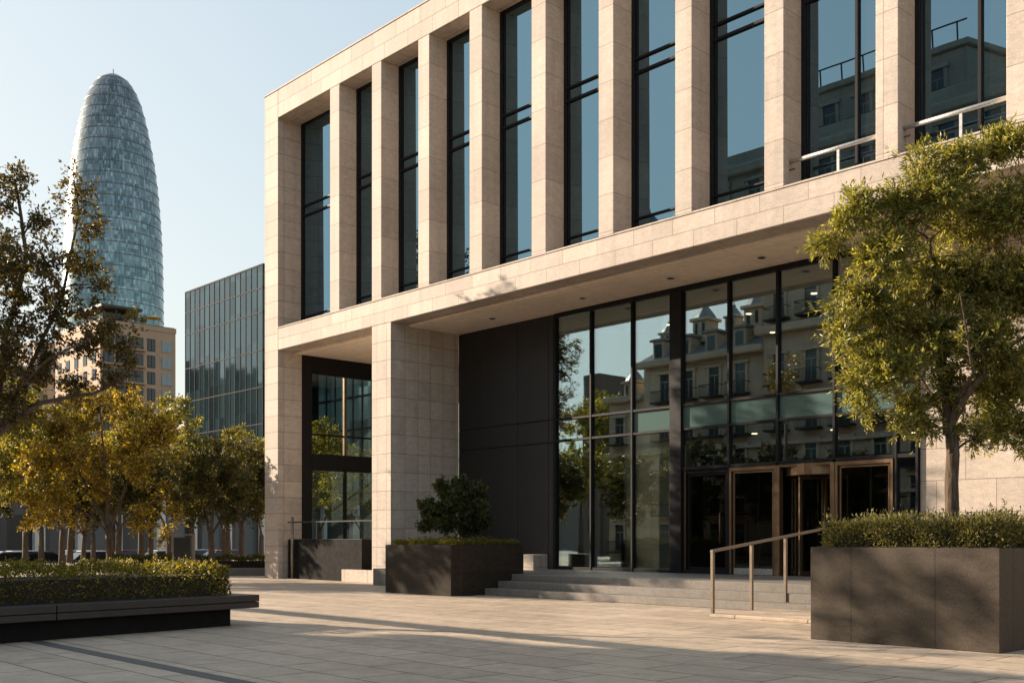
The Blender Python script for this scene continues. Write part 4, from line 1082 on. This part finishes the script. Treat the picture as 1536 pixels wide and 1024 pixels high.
def turret(x, y, z, s):
    t_ = MB().box(x - 0.75 * s, x + 0.75 * s, y - 0.75 * s, y + 0.75 * s, z, z + 1.7 * s).box(x - 0.95 * s, x + 0.95 * s, y - 0.95 * s, y + 0.95 * s, z + 1.702 * s, z + 1.95 * s).build('turret', M['old'], ob, 0.03)
    for a_ in (-0.35, 0.35): MB().box(x + a_ * s - 0.13 * s, x + a_ * s + 0.13 * s, y + 0.751 * s, y + 0.78 * s, z + 0.6 * s, z + 1.5 * s).build('opening', M['iron'], t_)
    MB().lathe([(0.95 * s, z + 1.952 * s), (0.75 * s, z + 2.3 * s), (0.4 * s, z + 2.75 * s), (0.18 * s, z + 3.0 * s), (0.22 * s, z + 3.15 * s), (0.05 * s, z + 3.3 * s), (0.02, z + 4.2 * s)], (x, y), 8).build('cap', M['slate'], t_)
for x, y, z, s in ((1.5, -1.0, WH - 0.3, 0.7), (4.0, -1.6, LH + 0.9, 0.6), (6.9, -1.6, LH + 1.0, 0.8), (8.7, -2.2, LH + 1.5, 0.55), (11.2, -1.2, LH + 1.0, 0.85)): turret(x, y, z, s)
for k in range(2, 5): MB().box(0.5 + 2.6 * k, 0.9 + 2.6 * k, -4, -3.5, LH + 1.5, LH + 2.5).build('chimney', M['old'], ob)
for k in range(3): MB().box(LW + 1.5 + 7 * k, LW + 2.5 + 7 * k, -3, -2, TH + 0.001, TH + 1.2).build('chimney', M['old'], ob)
MB().box(LW + 0.2, LW + TW, -0.2, 0.2, TH + 0.002, TH + 0.7).build('parapet', M['old'], ob, 0.03)
MB().box(LW + 4, LW + 14, -10, -1.4, TH + 0.003, TH + 2.8).build('attic', M['old'], ob, 0.05)
MB().box(LW + 3.8, LW + 14.2, -10.2, -1.15, TH + 2.803, TH + 3.1).build('attic_cornice', M['old'], ob, 0.05)
for k in range(9): MB().box(LW + 4.0 + 1.2 * k, LW + 4.06 + 1.2 * k, -1.3, -1.24, TH + 3.102, TH + 3.9).build('rail_post', M['iron'], ob)
MB().box(LW + 3.9, LW + 14.1, -1.3, -1.24, TH + 3.902, TH + 3.97).build('roof_rail', M['iron'], ob)
# a window with surround, panes and iron balcony, copied over the front
wp = MB().box(-0.75, -0.5, 0, 0.14, -0.1, 2.3).box(0.5, 0.75, 0, 0.14, -0.1, 2.3).box(-0.9, 0.9, 0, 0.24, 2.301, 2.55).box(-0.5, 0.5, 0, 0.05, 1.62, 1.70).box(-0.03, 0.03, 0, 0.05, 0, 1.62).build('window', M['old'], ob, 0.02)
MB().box(-0.5, 0.5, 0.01, 0.03, 0, 2.3).build('pane', M['oldglass'], wp)
bm_ = MB().box(-1.0, 1.0, 0.02, 0.75, -0.28, -0.12).box(-1.0, 1.0, 0.70, 0.74, 0.78, 0.84)
for k in range(17): bm_.box(-0.99 + k * 0.1225, -0.97 + k * 0.1225, 0.71, 0.73, -0.12, 0.78)
bm_.box(-1.0, -0.97, 0.05, 0.70, 0.74, 0.80).box(0.97, 1.0, 0.05, 0.70, 0.74, 0.80)
bm_.build('balcony', M['iron'], wp)
wp.scale = (0.72, 0.9, 0.74)
wins = [(1.0 + 1.95 * k, 0.002, z) for k in range(6) for z in (0.7, 3.1, 5.4, 7.9, 10.35) if z < 9 or k > 1]
wins = [(x_, -0.098 if x_ < WX else 0.002, z_) for x_, y_, z_ in wins if abs(x_ - WX) > 0.6]
wins += [(LW + 1.1 + 2.1 * k, 0.352, z) for k in range(9) for z in (0.7, 3.1, 5.4, 7.9, 10.5, 14.35)] + [(LW + 4.9 + 1.9 * k, -1.398, TH + 0.35) for k in range(5)]
wc = children(wp)
for i, (x, y, z) in enumerate(wins):
    if i == 0: wp.location = (x, y, z); continue
    c = wp.copy(); COL.objects.link(c); c.location = (x, y, z)
    for ch in wc:
        e = ch.copy(); COL.objects.link(e); e.parent = c
        if (i * 7) % 5 == 2 and e.name.startswith('balcony'): bpy.data.objects.remove(e)
nt_ = thing('brick_tower', 'narrow dark brick tower block mirrored left of the old apartment house', 'building', (-96.5, -62, STREET))
MB().box(0, 3.0, -5, 0, 0, 23.5).build('wall', plain('dark brick', (0.16, 0.11, 0.08), 0.85), nt_)
MB().box(3.002, 5.6, -5, -0.4, 0, 20).build('wing', plain('dark brick wing', (0.14, 0.10, 0.075), 0.85), nt_)
for k in range(6):
    f_ = MB().box(1.0, 2.0, 0.001, 0.1, 3 + k * 3.2, 5 + k * 3.2).build('window', M['frame'], nt_)
    MB().box(1.1, 1.9, 0.101, 0.13, 3.1 + k * 3.2, 4.9 + k * 3.2).build('pane', M['oldglass'], f_)

# far city blocks mirrored in the glass
simple_block('city_block', 'long far city block mirrored low in the first entrance pane', -190, -135, 75, 20, 16, plain('dusty render', (0.26, 0.21, 0.17), 0.9), 5, 14, M['win'], 4)
simple_block('city_block', 'tall far city block added out of view to darken the reflection in the glass office', -340, -110, 50, 120, 52, plain('brown render', (0.17, 0.14, 0.12), 0.9), 14, 10, M['win'], 24)  # unseen block, added to darken what the glass office reflects

# unseen beam on posts, added to cast the thin shade line on the paving
pg = thing('shade_beam', 'slim steel beam on two posts, added out of view to cast a thin shade line', 'shade_beam', (-28.0, 4.2, 0))
MB().box(0, 11.3, -0.09, 0.09, 3.85, 4.15).build('beam', M['frame'], pg, 0.01)
for x_ in (0.6, 7.0): MB().box(x_ - 0.08, x_ + 0.08, -0.08, 0.08, 0, 3.848).build('post', M['frame'], pg)
# unseen slim tree, added so its broken shade falls on the granite planter
base = (-24.3, 2.55, 0)
S_l = [(0, 0, 7.4, .55), (0.3, 0.3, 6.9, .4), (-0.4, 0.2, 8.0, .45), (0.2, -0.5, 7.9, .4), (0.5, 0.1, 8.4, .4), (-0.3, 0.5, 6.5, .35), (0.1, 0.7, 7.4, .4), (0, -0.8, 7.1, .35)]
grow_tree('dapple_tree', 'slender sparse tree out of view, added to dapple the granite planter with shade', 'tree', base, [(0, 0, 0), (0.04, 0, 2.0), (0, 0.04, 4.0), (0.03, 0, 5.9)], 0.10, S_l, (M['bark_dark'], M['leaf_dark']),
          n_cl=44, per=34, L=0.12, W=0.06, spread=0.34, r1=0.06, shell=0.4)
